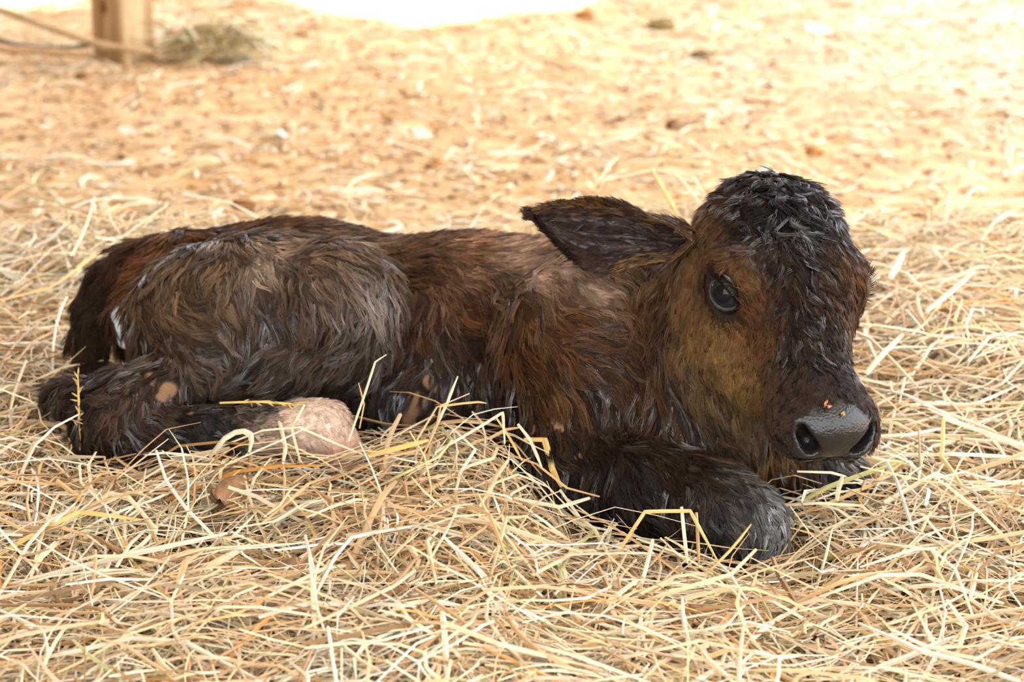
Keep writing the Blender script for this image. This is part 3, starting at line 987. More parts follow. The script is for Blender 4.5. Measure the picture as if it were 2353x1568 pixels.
def grow(p, n, D, L, C, K, M, spread, rad, lift=.25, wave=.12, collide=True, jit=.13, lock=0, shine=.3):
    """N clumps of M hairs each"""
    N_ = len(p)
    D = D - n * (D * n).sum(1, keepdims=True)
    D = norm(D)
    sd = np.cross(n, D)
    # tufts swing about the comb direction
    a = .55 * vnoise(p, 26, 11) + .45 * vnoise(p, 60, 12) + rng.normal(0, jit, N_)
    D = D * np.cos(a)[:, None] + sd * np.sin(a)[:, None]
    sd = np.cross(n, D)
    L = L * (1 + rng.normal(0, .18, N_)).clip(.5, 1.5)
    amp = wave * rng.normal(0, 1, N_); fr = rng.uniform(2, 5, N_); phs = rng.uniform(0, 6.28, N_)
    bend = rng.normal(0, .22, N_) + .8 * vnoise(p, 30, 14)
    t = TT[None]
    lf = lift * (1 + rng.normal(0, .3, N_))[:, None] * (t * (1 - .55 * t))
    lat = amp[:, None] * (np.sin(fr[:, None] * t + phs[:, None]) - np.sin(phs)[:, None]) + bend[:, None] * t * t * .5
    G = p[:, None] + L[:, None, None] * (D[:, None] * t[..., None] + n[:, None] * lf[..., None] + sd[:, None] * lat[..., None])
    if collide:
        G = push_out(G, .0012 + 0 * G[..., 0])
    lockc = np.ones((N_, 1, 1)); lockw = rng.random(N_)
    if lock and N_ > 50:
        # neighbouring tufts stick together into wet locks with gaps between
        ns = max(8, N_ // lock)
        si = rng.choice(N_, ns, replace=False)
        near = np.zeros(N_, int)
        for q in range(0, N_, 2000):
            near[q:q + 2000] = np.argmin(((p[q:q + 2000, None] - p[si][None]) ** 2).sum(-1), 1)
        par = si[near]
        close = np.linalg.norm(p - p[par], axis=1) < .012
        f_ = (np.where(close, .80, 0) * K)[:, None, None] * (TT ** .8)[None, :, None]
        G = G * (1 - f_) + (G[par] + (p - p[par])[:, None] * .12) * f_
        lockc = rng.uniform(.55, 1.35, N_)[par][:, None, None]
        lockw = lockw[par]
        if collide:
            G = push_out(G, .001 + 0 * G[..., 0])
    # hairs of the clump
    ro = rng.normal(0, 1, (N_, M, 2)) * spread
    keep = 1 - (K[:, None, None] * .97) * TT[None, None] ** .55
    off = ro[..., 0][..., None, None] * sd[:, None, None] * keep[..., None] + ro[..., 1][..., None, None] * D[:, None, None] * (keep ** 1.0)[..., None]
    tl = rng.uniform(.7, 1.0, (N_, M))
    idx = tl[..., None] * TT[None, None] * (KP - 1)
    i0 = np.clip(np.floor(idx).astype(int), 0, KP - 2); f = (idx - i0)[..., None]
    ar = np.arange(N_)[:, None, None]
    P = G[ar, i0] * (1 - f) + G[ar, i0 + 1] * f + off
    P = P + rng.normal(0, 1, (N_, M, 1, 3)) * (L * .05)[:, None, None, None] * (TT ** 1.5)[None, None, :, None]
    if collide:
        P = push_out(P, .0002 + 0 * P[..., 0])
    c = C[:, None] * lockc * (rng.uniform(.5, 1.25, (N_, 1, 1)) * rng.uniform(.65, 1.35, (N_, M, 1)))
    R = rad * np.array([1, 1, .95, .85, .7, .5, .2])[None, None] * rng.uniform(.7, 1.2, (N_, M, 1))
    wt = np.clip((K - .6) / .35, 0, 1)[:, None] * sstep(1 - shine, 1.02 - .4 * shine, lockw[:, None] * .6 + .4 * rng.random((N_, 1))) * rng.uniform(.5, 1, (N_, M))
    STR_W.append(wt.ravel())
    STR_P.append(P.reshape(-1, KP, 3)); STR_R.append(R.reshape(-1, KP)); STR_C.append(np.clip(c.reshape(-1, 3), 0, 1))


view = norm(CAM - BV)
facing = (BN * view).sum(1)
wgt = np.where(facing > -.25, 1.0, .22)
wgt *= (1 - nm) * (1 - .93 * mudm) * (1 - .97 * w2)
dEye = np.min([np.linalg.norm(hl - EYES[s_][0], axis=1) for s_ in (-1, 1)], axis=0)
wgt *= sstep(.029, .039, dEye)
wgt *= 1 + 1.6 * sstep(.016, .006, body_len)
hz = sstep(.172, .15, hl[:, 0]) * 1.0
wgt *= np.where(BV[:, 2] < .0, 0, 1)
wgt *= 1 + .7 * sstep(.02, -.01, hl[:, 0]) * (np.linalg.norm(hl, axis=1) < .13)
NCL = 21000
p, n = sample_mesh(BV, BF, BN, NCL, wgt)
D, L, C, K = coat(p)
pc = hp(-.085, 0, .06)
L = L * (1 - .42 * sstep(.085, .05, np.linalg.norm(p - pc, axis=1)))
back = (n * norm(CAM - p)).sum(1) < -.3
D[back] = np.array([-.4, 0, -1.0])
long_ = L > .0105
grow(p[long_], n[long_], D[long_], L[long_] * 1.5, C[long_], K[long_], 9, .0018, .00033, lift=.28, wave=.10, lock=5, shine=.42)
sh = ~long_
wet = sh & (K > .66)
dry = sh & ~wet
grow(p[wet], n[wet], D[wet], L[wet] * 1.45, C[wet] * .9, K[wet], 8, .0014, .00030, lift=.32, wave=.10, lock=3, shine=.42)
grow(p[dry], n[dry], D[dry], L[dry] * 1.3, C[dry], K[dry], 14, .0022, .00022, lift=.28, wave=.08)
# curls on the poll
pc = hp(-.085, 0, .06)
m = np.linalg.norm(p - pc, axis=1) < .062
pp = p[m]
if len(pp):
    sw = norm(np.cross(n[m], pp - (pc + .01 * RGT)) + D[m] * .5)
    grow(pp, n[m], sw, np.full(m.sum(), .024), C[m], np.full(m.sum(), 1.0), 9, .0017, .00040, lift=.24, wave=.35, lock=5, shine=.42)
# two curls flicked up from the top of the head
top = hit(1800, 402)
for q in range(2):
    for h_ in range(14):
        t_ = np.linspace(0, 1, KP)
        a_ = 1.9 * t_ * (1 if q else -.8)
        pth = top + (q * .004 - .002) * RGT + np.outer(.007 * np.sin(a_) / (1.2) + .003 * t_ * (1 if q else -1), RGT) + np.outer(.007 * np.sin(1.9 * t_) - .002 * q * t_ ** 2, UPV) + rng.normal(0, .0004, 3) * (1 - .7 * t_)[:, None]
        STR_P.append(pth[None]); STR_R.append((.0003 * np.linspace(1, .2, KP))[None]); STR_C.append(lin((26, 20, 18))[None]); STR_W.append(np.array([.5]))
# tail brush
tb = [at(240, 660, .345), at(214, 715, .34), at(203, 780, .33), at(208, 845, .31)]
mt = np.min([np.linalg.norm(p - q, axis=1) for q in tb], axis=0) < .035
if mt.any():
    for rep in range(2):
        grow(p[mt], n[mt], D[mt], np.full(mt.sum(), .019), C[mt] * .8, np.full(mt.sum(), .3), 14, .004, .00026, lift=.5)
# ear: fringe on the rims and down inside the cup
nu, nv = EP.shape[:2]
EG = EP.reshape(nu, nv, 3); ENg = EN.reshape(nu, nv, 3)
er_p, er_n, er_d, er_l, er_c = [], [], [], [], []
for _ in range(1900):
    u = rng.random() ** .9; i = u * (nu - 2); i0 = int(i)
    top = rng.random() < .5
    if rng.random() < .55:
        j = rng.uniform(0, 3) if top else rng.uniform(nv - 4, nv - 1)
    else:
        j = abs(rng.normal(0, 3)) if top else nv - 1 - abs(rng.normal(0, 3.5))
    j0 = int(np.clip(j, 0, nv - 2)); fi, fj = i - i0, np.clip(j - j0, 0, 1)
    q = (EG[i0, j0] * (1 - fi) + EG[i0 + 1, j0] * fi) * (1 - fj) + (EG[i0, j0 + 1] * (1 - fi) + EG[i0 + 1, j0 + 1] * fi) * fj
    al = norm(EG[i0 + 1, j0] - EG[i0, j0]); ac = norm(EG[i0, min(j0 + 1, nv - 1)] - EG[i0, j0])
    er_p.append(q); er_n.append(ENg[i0, j0])
    er_d.append(al + ac * ((.35 if top and j > 3 else -.5 if top else .6)) )
    er_l.append(rng.uniform(.007, .014) if u < .9 else .014)
    cc = (104, 70, 40) if (top and rng.random() < .6) else (66, 50, 42) if u < .75 else (40, 30, 26)
    if (not top) and u < .5 and rng.random() < .7: cc = (124, 92, 58)
    er_c.append(lin(cc))
for _ in range(420):                                            # sparse hair streaks inside the cup
    i0 = int(rng.uniform(2, nu - 4)); j0 = int(rng.uniform(3, nv - 4))
    er_p.append(EG[i0, j0] + rng.normal(0, .001, 3)); er_n.append(ENg[i0, j0])
    er_d.append(norm(EG[i0 + 1, j0] - EG[i0, j0]) + .25 * norm(EG[i0, j0 + 1] - EG[i0, j0]) * rng.normal())
    er_l.append(rng.uniform(.010, .02)); er_c.append(lin((64, 48, 42) if rng.random() < .7 else (88, 72, 64)))
er_p = np.array(er_p); er_n = np.array(er_n)
grow(er_p, er_n, np.array(er_d), np.array(er_l), np.array(er_c), np.full(len(er_p), .8), 10, .0018, .00024, lift=.16, collide=False)
# back of the ears
bn_ = -EN
sel = rng.integers(0, len(EN), 700)
grow(EV[len(EN) + sel], bn_[sel], np.repeat((at(1240, 500, EY) - at(1540, 540, EY))[None], 700, 0), np.full(700, .014), np.repeat(lin((80, 54, 34))[None], 700, 0), np.full(700, .7), 10, .003, .0003, lift=.2, collide=False)
sel = rng.integers(0, len(EN), 1000); fl = rng.random(1000) < .5
n2 = vert_normals(EV2, EF[:, ::-1])
ii = np.where(fl, sel, sel + len(EN))
grow(EV2[ii], n2[ii], np.repeat((EV2[(nu - 1) * nv] - EV2[0])[None], 1000, 0), np.full(1000, .013), np.repeat(lin((60, 42, 30))[None], 1000, 0), np.full(1000, .7), 10, .003, .0003, lift=.2, collide=False)


def mat_hair():
    m = bpy.data.materials.new('wet_hair')
    m.use_nodes = True
    nt = m.node_tree
    nt.nodes.clear()
    out = nd(nt, 'ShaderNodeOutputMaterial')
    a = nd(nt, 'ShaderNodeAttribute', attribute_name='hair_col')
    b = nd(nt, 'ShaderNodeBsdfPrincipled')
    nt.links.new(a.outputs['Color'], b.inputs['Base Color'])
    b.inputs['IOR'].default_value = 1.8
    w = nd(nt, 'ShaderNodeAttribute', attribute_name='hair_wet')
    for sock, lo, hi in (('Roughness', .30, .10), ('Specular IOR Level', .04, 1.0)):
        mr = nd(nt, 'ShaderNodeMapRange'); mr.inputs[3].default_value = lo; mr.inputs[4].default_value = hi
        nt.links.new(w.outputs['Fac'], mr.inputs[0]); nt.links.new(mr.outputs[0], b.inputs[sock])
    nt.links.new(b.outputs[0], out.inputs['Surface'])
    return m


def make_curves(name, P, R, C, mat, parent, kind=None):
    cu = bpy.data.hair_curves.new(name)
    n, k = P.shape[:2]
    cu.add_curves([k] * n)
    inv = np.array(parent.matrix_world.inverted()) if parent is not None else np.eye(4)
    Q = P.reshape(-1, 3)
    cu.attributes['position'].data.foreach_set('vector', Q.astype(np.float32).ravel())
    ra = cu.attributes.get('radius') or cu.attributes.new('radius', 'FLOAT', 'POINT')
    ra.data.foreach_set('value', R.astype(np.float32).ravel())
    ca = cu.attributes.new('hair_col', 'FLOAT_COLOR', 'CURVE')
    c4 = np.ones((n, 4), np.float32); c4[:, :3] = C
    ca.data.foreach_set('color', c4.ravel())
    wa_ = cu.attributes.new('hair_wet', 'FLOAT', 'CURVE')
    wa_.data.foreach_set('value', np.concatenate(STR_W).astype(np.float32))
    cu.materials.append(mat)
    return link(name, cu, parent, kind=kind)


PP = np.concatenate(STR_P); RR = np.concatenate(STR_R); CCc = np.concatenate(STR_C)
make_curves('coat', PP, RR, CCc, mat_hair(), calf, 'stuff')
print('hair', len(PP), round(time.time() - T0, 1))


# ------------------------------------------------------------------ the straw bed
BEDP = [(40, 600, .75), (40, 800, .4), (40, 1000, .15), (40, 1200, -.1), (40, 1450, -.35), (-300, 1000, .1), (-300, 700, .6),
        (120, 850, .32), (160, 1010, .11), (300, 1085, .06), (450, 1070, .03), (600, 1050, .01), (780, 1075, .0), (900, 1035, .01), (1050, 975, .02), (1150, 990, .0), (1230, 1050, -.01),
        (1380, 1210, -.075), (1500, 1295, -.13), (1600, 1325, -.15), (1750, 1330, -.155), (1835, 1280, -.11), (1850, 1190, -.03), (1930, 1150, .0), (2010, 1110, .02),
        (2100, 1000, .15), (2090, 900, .28), (2250, 800, .4), (2200, 700, .55), (2300, 600, .8), (2300, 520, 1.1), (2600, 900, .3), (2600, 1200, -.1),
        (500, 1300, -.2), (250, 1300, -.22), (1000, 1200, -.2), (1000, 1450, -.4), (500, 1500, -.42), (1400, 1400, -.3), (1700, 1450, -.35), (2250, 1300, -.2), (2050, 1250, -.12), (2200, 1100, .03),
        (150, 560, .85), (300, 560, .8), (1000, 520, 1.15), (1450, 470, 1.15), (1900, 560, .95), (2080, 640, .75)]
BEDC = [tuple(at(*b)) for b in BEDP]
BEDC += [(-.35, .25, .06), (-.1, .25, .05), (.05, .2, .05), (.15, .1, .05), (.2, .0, .04), (-.3, .55, .07), (0, .6, .06), (.25, .5, .08), (.45, .45, .11), (-.8, 1.3, .02), (0, 1.5, .01), (.8, 1.45, .03),
         (-.6, -.8, .08), (0, -.8, .09), (.6, -.8, .08), (-1.2, .2, .08), (1.2, .2, .08), (-.4, 1.5, 0), (.5, 1.6, 0)]
BEDC = np.array(BEDC)
BEDC[:, 2] -= .012


def bed_z(x, y, noise=True):
    x = np.asarray(x, float); y = np.asarray(y, float)
    sh = x.shape
    x = x.ravel(); y = y.ravel()
    z = np.zeros(len(x))
    for i in range(0, len(x), 20000):
        d2 = (x[i:i + 20000, None] - BEDC[None, :, 0]) ** 2 + (y[i:i + 20000, None] - BEDC[None, :, 1]) ** 2
        w = 1 / (d2 + .045 ** 2) ** 2
        z[i:i + 20000] = (w @ BEDC[:, 2]) / w.sum(1)
    if noise:
        p = np.stack([x, y, 0 * x], -1)
        z = z + .012 * np.minimum(vnoise(p, 5.5, 20), .25) + .010 * vnoise(p, 9, 21) + .007 * vnoise(p, 22, 22) + .004 * vnoise(p, 55, 23)
    # thins out to bare earth behind the calf, raggedly
    p = np.stack([x, y, 0 * x], -1)
    edge = 1.28 + .16 * vnoise(p, 2.5, 24) + .35 * np.clip(x - .35, 0, 1) + .12 * np.clip(-x - .3, 0, 1)
    z = z * sstep(edge + .25, edge - .25, y) + ground_z(x, y) * (1 - sstep(edge + .25, edge - .25, y)) - .004
    z = z * sstep(1.3, .95, np.abs(x)) - .03 * sstep(.95, 1.3, np.abs(x))
    return z.reshape(sh)


def make_bed_base():
    xs = np.linspace(-1.25, 1.25, 150); ys = np.linspace(-.95, 1.7, 170)
    X, Y = np.meshgrid(xs, ys, indexing='ij')
    Z = bed_z(X, Y) - .022
    V = np.stack([X.ravel(), Y.ravel(), Z.ravel()], -1)
    m = mat_plain('chaff', (.24, .155, .07), .95, .1, .5, 90, 1.0)  # colour darkened to paint deep shade into the gaps between straws
    link('straw_litter', mesh_np('straw_litter', V, grid_faces(150, 170), m), label='packed layer of broken straw under the whole bed', cat='litter', kind='stuff')


make_bed_base()

PAL = np.array([lin(c) for c in [(238, 214, 176), (232, 202, 158), (222, 186, 136), (204, 164, 112), (242, 225, 196), (184, 144, 98), (216, 196, 144), (160, 120, 74), (218, 160, 88), (190, 180, 124)]])
PALW = np.array([.22, .19, .14, .10, .18, .06, .03, .04, .02, .02])


def straw_paths(n, x, y, lo, hi, K=6, lift=(-.014, .012), tilt=.16, kink=.3, surf=None, ang=None):
    Ln = rng.uniform(lo, hi, n)
    th = rng.uniform(0, 2 * math.pi, n) if ang is None else ang
    kap = rng.normal(0, .22, n)
    TH = th[:, None] + kap[:, None] * np.arange(K - 1)[None]
    kk = rng.random(n) < kink
    ki = rng.integers(1, K - 1, n); ka = rng.normal(0, .9, n)
    TH += (kk[:, None] & (np.arange(K - 1)[None] >= ki[:, None])) * ka[:, None]
    seg = Ln / (K - 1)
    st = np.stack([np.cos(TH), np.sin(TH)], -1) * seg[:, None, None]
    P = np.zeros((n, K, 3))
    P[:, 1:, :2] = np.cumsum(st, 1)
    P[:, :, :2] -= P[:, :, :2].mean(1, keepdims=True)
    P[:, :, 0] += x[:, None]; P[:, :, 1] += y[:, None]
    s = np.linspace(-.5, .5, K)[None]
    tl = rng.normal(0, tilt, n)[:, None]
    arch = np.abs(rng.normal(0, .06, n))[:, None] * (.25 - s * s)
    f = (surf or bed_z)
    zc = f(P[:, :, 0], P[:, :, 1])
    zs = zc * .65 + zc.mean(1, keepdims=True) * .35
    P[:, :, 2] = zs + rng.uniform(*lift, n)[:, None] + (np.abs(tl) * .3 + tl * s) * Ln[:, None] + arch * Ln[:, None] * 4
    return P


def straw_tubes(P, wd, flat=.4, twist=None):
    """three-sided tubes round the paths"""
    n, K = P.shape[:2]
    T = np.gradient(P, axis=1)
    T = norm(T)
    up = norm(rng.normal(0, .45, (n, 1, 3)) + np.array([0, 0, 1.0]))
    sd = norm(np.cross(T, up)); nn = np.cross(sd, T)
    tp = np.ones(K); tp[0] = .75; tp[-1] = .5
    w = wd[:, None, None] * tp[None, :, None]
    V = np.stack([P - sd * w * .5, P + sd * w * .5, P + nn * w * flat], 2)      # n,K,3,3
    base = (np.arange(n) * K * 3)[:, None, None]
    k = (np.arange(K - 1) * 3)[None, :, None]
    j = np.arange(3)[None, None]; j2 = (j + 1) % 3
    F_ = np.stack([base + k + j, base + k + j2, base + k + 3 + j2, base + k + 3 + j], -1).reshape(-1, 4)
    return V.reshape(-1, 3), F_


def straw_cols(n, K, bright=1.0):
    c = PAL[rng.choice(len(PAL), n, p=PALW)] * rng.uniform(.78, 1.30, (n, 1)) * bright
    c = np.repeat(c[:, None], K * 3, 1)
    c = c * (1 + .12 * rng.normal(0, 1, (n, K * 3, 1)))
    return np.clip(c, .01, .95).reshape(-1, 3)


def clear_of_calf(P, d=.003):
    f = field(P)
    ear = np.ones(len(P), bool)
    return (f > d).all(1)


def seen_density(n, ymax=1.5):
    """more straw where it lies near the camera"""
    y = -.75 + (ymax + .75) * rng.random(n * 3) ** 1.25
    x = rng.uniform(-1, 1, n * 3) * (.42 + .16 * (y + .75)) * 1.45
    return x[:n], y[:n]


STRAW_MAT = mat_attr('straw', rough=.5, spec=.35, trans=.18)
parts = []
for (n, lo, hi, w0, w1, lift, tilt) in ((36000, .03, .10, .0008, .0028, (-.024, .004), .22), (17000, .07, .22, .0012, .0040, (-.018, .010), .18), (3000, .06, .16, .0040, .0065, (-.018, .006), .2), (6000, .02, .06, .0007, .0018, (-.006, .014), .4)):
    x, y = seen_density(n)
    P = straw_paths(n, x, y, lo, hi, lift=lift, tilt=tilt)
    e = 1.28 + .16 * vnoise(np.stack([x, y, 0 * x], -1), 2.5, 24) + .35 * np.clip(x - .35, 0, 1)
    ok = clear_of_calf(P) & (rng.random(n) < sstep(e + .25, e - .3, y))
    P = P[ok]
    wd_ = rng.uniform(w0, w1, len(P))
    V, F_ = straw_tubes(P, wd_, rng.uniform(.15, .5, (len(P), 1, 1)))
    parts.append((V, F_, straw_cols(len(P), P.shape[1])))
off = 0; VV = []; FF = []; CCs = []
for V, F_, c in parts:
    VV.append(V); FF.append(F_ + off); CCs.append(c); off += len(V)
link('straw_bed', mesh_np('straw_bed', np.concatenate(VV), np.concatenate(FF), STRAW_MAT, smooth=False, cols=np.concatenate(CCs)),
     label='deep bed of loose pale straw the calf lies in', cat='straw', kind='stuff')
print('bed', off, round(time.time() - T0, 1))

# loose straw strewn over the bare earth behind
n = 7000
y = 1.1 + 3.3 * rng.random(n) ** .9
x = rng.uniform(-1, 1, n) * (.50 + .24 * (y - .2)) * 1.15
P = straw_paths(n, x, y, .03, .15, K=4, lift=(.0, .006), tilt=.06, surf=lambda a, b: ground_z(a.ravel(), b.ravel()).reshape(a.shape))
den = vnoise(np.stack([x, y, 0 * x], -1), 2.2, 31) + .5 * vnoise(np.stack([x, y, 0 * x], -1), 6, 32)
P = P[rng.random(n) < np.clip(.55 + .7 * den, .08, 1)]
V, F_ = straw_tubes(P, rng.uniform(.002, .0075, len(P)), rng.uniform(.1, .3, (len(P), 1, 1)))
link('strewn_straw', mesh_np('strewn_straw', V, F_, STRAW_MAT, smooth=False, cols=straw_cols(len(P), 4)), label='thin scatter of straw bits over the bare earth behind the calf', cat='straw', kind='stuff')
n = 9000
y = 1.2 + 3.2 * rng.random(n) ** .9
x = rng.uniform(-1, 1, n) * (.50 + .24 * (y - .2)) * 1.15
P = straw_paths(n, x, y, .008, .03, K=3, lift=(.0, .004), tilt=.15, surf=lambda a, b: ground_z(a.ravel(), b.ravel()).reshape(a.shape))
V, F_ = straw_tubes(P, rng.uniform(.003, .010, len(P)), rng.uniform(.2, .5, (len(P), 1, 1)))
pc_ = np.array([lin(c) for c in [(240, 214, 170), (214, 166, 104), (176, 126, 74), (150, 104, 60), (245, 230, 205)]])
cc = np.repeat(pc_[rng.choice(5, len(P), p=[.3, .25, .2, .12, .13])][:, None], 9, 1).reshape(-1, 3)
link('chaff', mesh_np('chaff', V, F_, STRAW_MAT, smooth=False, cols=cc), label='short broken chaff and crumbs trodden into the earth floor', cat='chaff', kind='stuff')


# ------------------------------------------------------------------ single straws that can be picked out
def bed_hit(px, py, lift=0.0):
    """where the line of sight through a place in the photograph meets the straw"""
    d = FWD + RGT * (px - W / 2) / FPX + UPV * (H / 2 - py) / FPX
    t = np.linspace(1.8, 6.5, 240)
    p = CAM + d[None] * t[:, None]
    below = p[:, 2] < bed_z(p[:, 0], p[:, 1], False) + lift
    i = int(np.argmax(below)) if below.any() else 200
    return p[i]


def one_straw(name, pts, wd_, col, label, group=None, flat=.35, cat='straw', seed_head=False):
    pts = np.asarray(pts, float)
    K = max(6, 3 * len(pts))
    # straight runs with sharp bends
    segl = np.linalg.norm(np.diff(pts, axis=0), axis=1)
    cum = np.concatenate([[0], np.cumsum(segl)]) / segl.sum()
    u = np.unique(np.concatenate([np.linspace(0, 1, 5), cum, np.clip(cum[1:-1] - .02, 0, 1), np.clip(cum[1:-1] + .02, 0, 1)]))
    Q = np.stack([np.interp(u, cum, pts[:, a]) for a in range(3)], -1)
    bow = norm(np.cross(pts[-1] - pts[0], FWD)) * rng.normal(0, .018) * segl.sum()
    Q = Q + np.sin(math.pi * u)[:, None] * bow
    # four-sided flattened stalk with a midrib, closed at both ends
    T = norm(np.gradient(Q, axis=0))
    up = norm(-FWD + np.array([0, 0, .8]) + rng.normal(0, .25, 3))
    sd = norm(np.cross(T, up)); nn = np.cross(sd, T)
    tp = np.interp(u, [0, .08, .8, 1], [.8, 1, 1, .45])[:, None] * wd_
    V = np.stack([Q - sd * tp * .5, Q + nn * tp * flat, Q + sd * tp * .5, Q - nn * tp * .2], 1).reshape(-1, 3)
    m = len(Q)
    k = (np.arange(m - 1) * 4)[:, None]; j = np.arange(4)[None]; j2 = (j + 1) % 4
    F_ = np.stack([k + j, k + j2, k + 4 + j2, k + 4 + j], -1).reshape(-1, 4)
    F_ = np.concatenate([F_, [[3, 2, 1, 0]], [[4 * m - 4, 4 * m - 3, 4 * m - 2, 4 * m - 1]]])
    c = np.clip(np.asarray(col)[None] * (1 + .10 * rng.normal(0, 1, (len(V), 1))), .01, .95)
    o = link(name, mesh_np(name, V, F_, STRAW_MAT, smooth=False, cols=c), None, label, cat, group)
    if seed_head:
        sv = []; sf = []
        for s_ in np.linspace(.25, 1, 16):
            q = np.array([np.interp(s_, u, Q[:, a]) for a in range(3)])
            d = norm(T[int(s_ * (m - 1))] + rng.normal(0, .55, 3))
            e = norm(np.cross(d, FWD)); g = np.cross(d, e)
            b_ = len(sv)
            for t, r in ((0, .0004), (.003, .0011), (.006, .0009), (.009, .0001)):
                for a in range(4):
                    sv.append(q + d * t + r * (math.cos(a * 1.57) * e + math.sin(a * 1.57) * g))
            for t in range(3):
                for a in range(4):
                    sf.append((b_ + t * 4 + a, b_ + t * 4 + (a + 1) % 4, b_ + t * 4 + 4 + (a + 1) % 4, b_ + t * 4 + 4 + a))
        link('seed_head', mesh_np('seed_head', sv, sf, STRAW_MAT, cols=np.repeat(np.asarray(col)[None] * .85, len(sv), 0)), o, kind='stuff')
    return o


def P_(px, py, Y=None, lift=.006):
    return at(px, py, Y) if Y is not None else bed_hit(px, py, lift)


PALE = lin((240, 222, 182)); GOLD = lin((226, 186, 116)); YEL = lin((228, 196, 112)); ORG = lin((206, 140, 58)); TANC = lin((200, 160, 104)); GRN = lin((190, 182, 116))
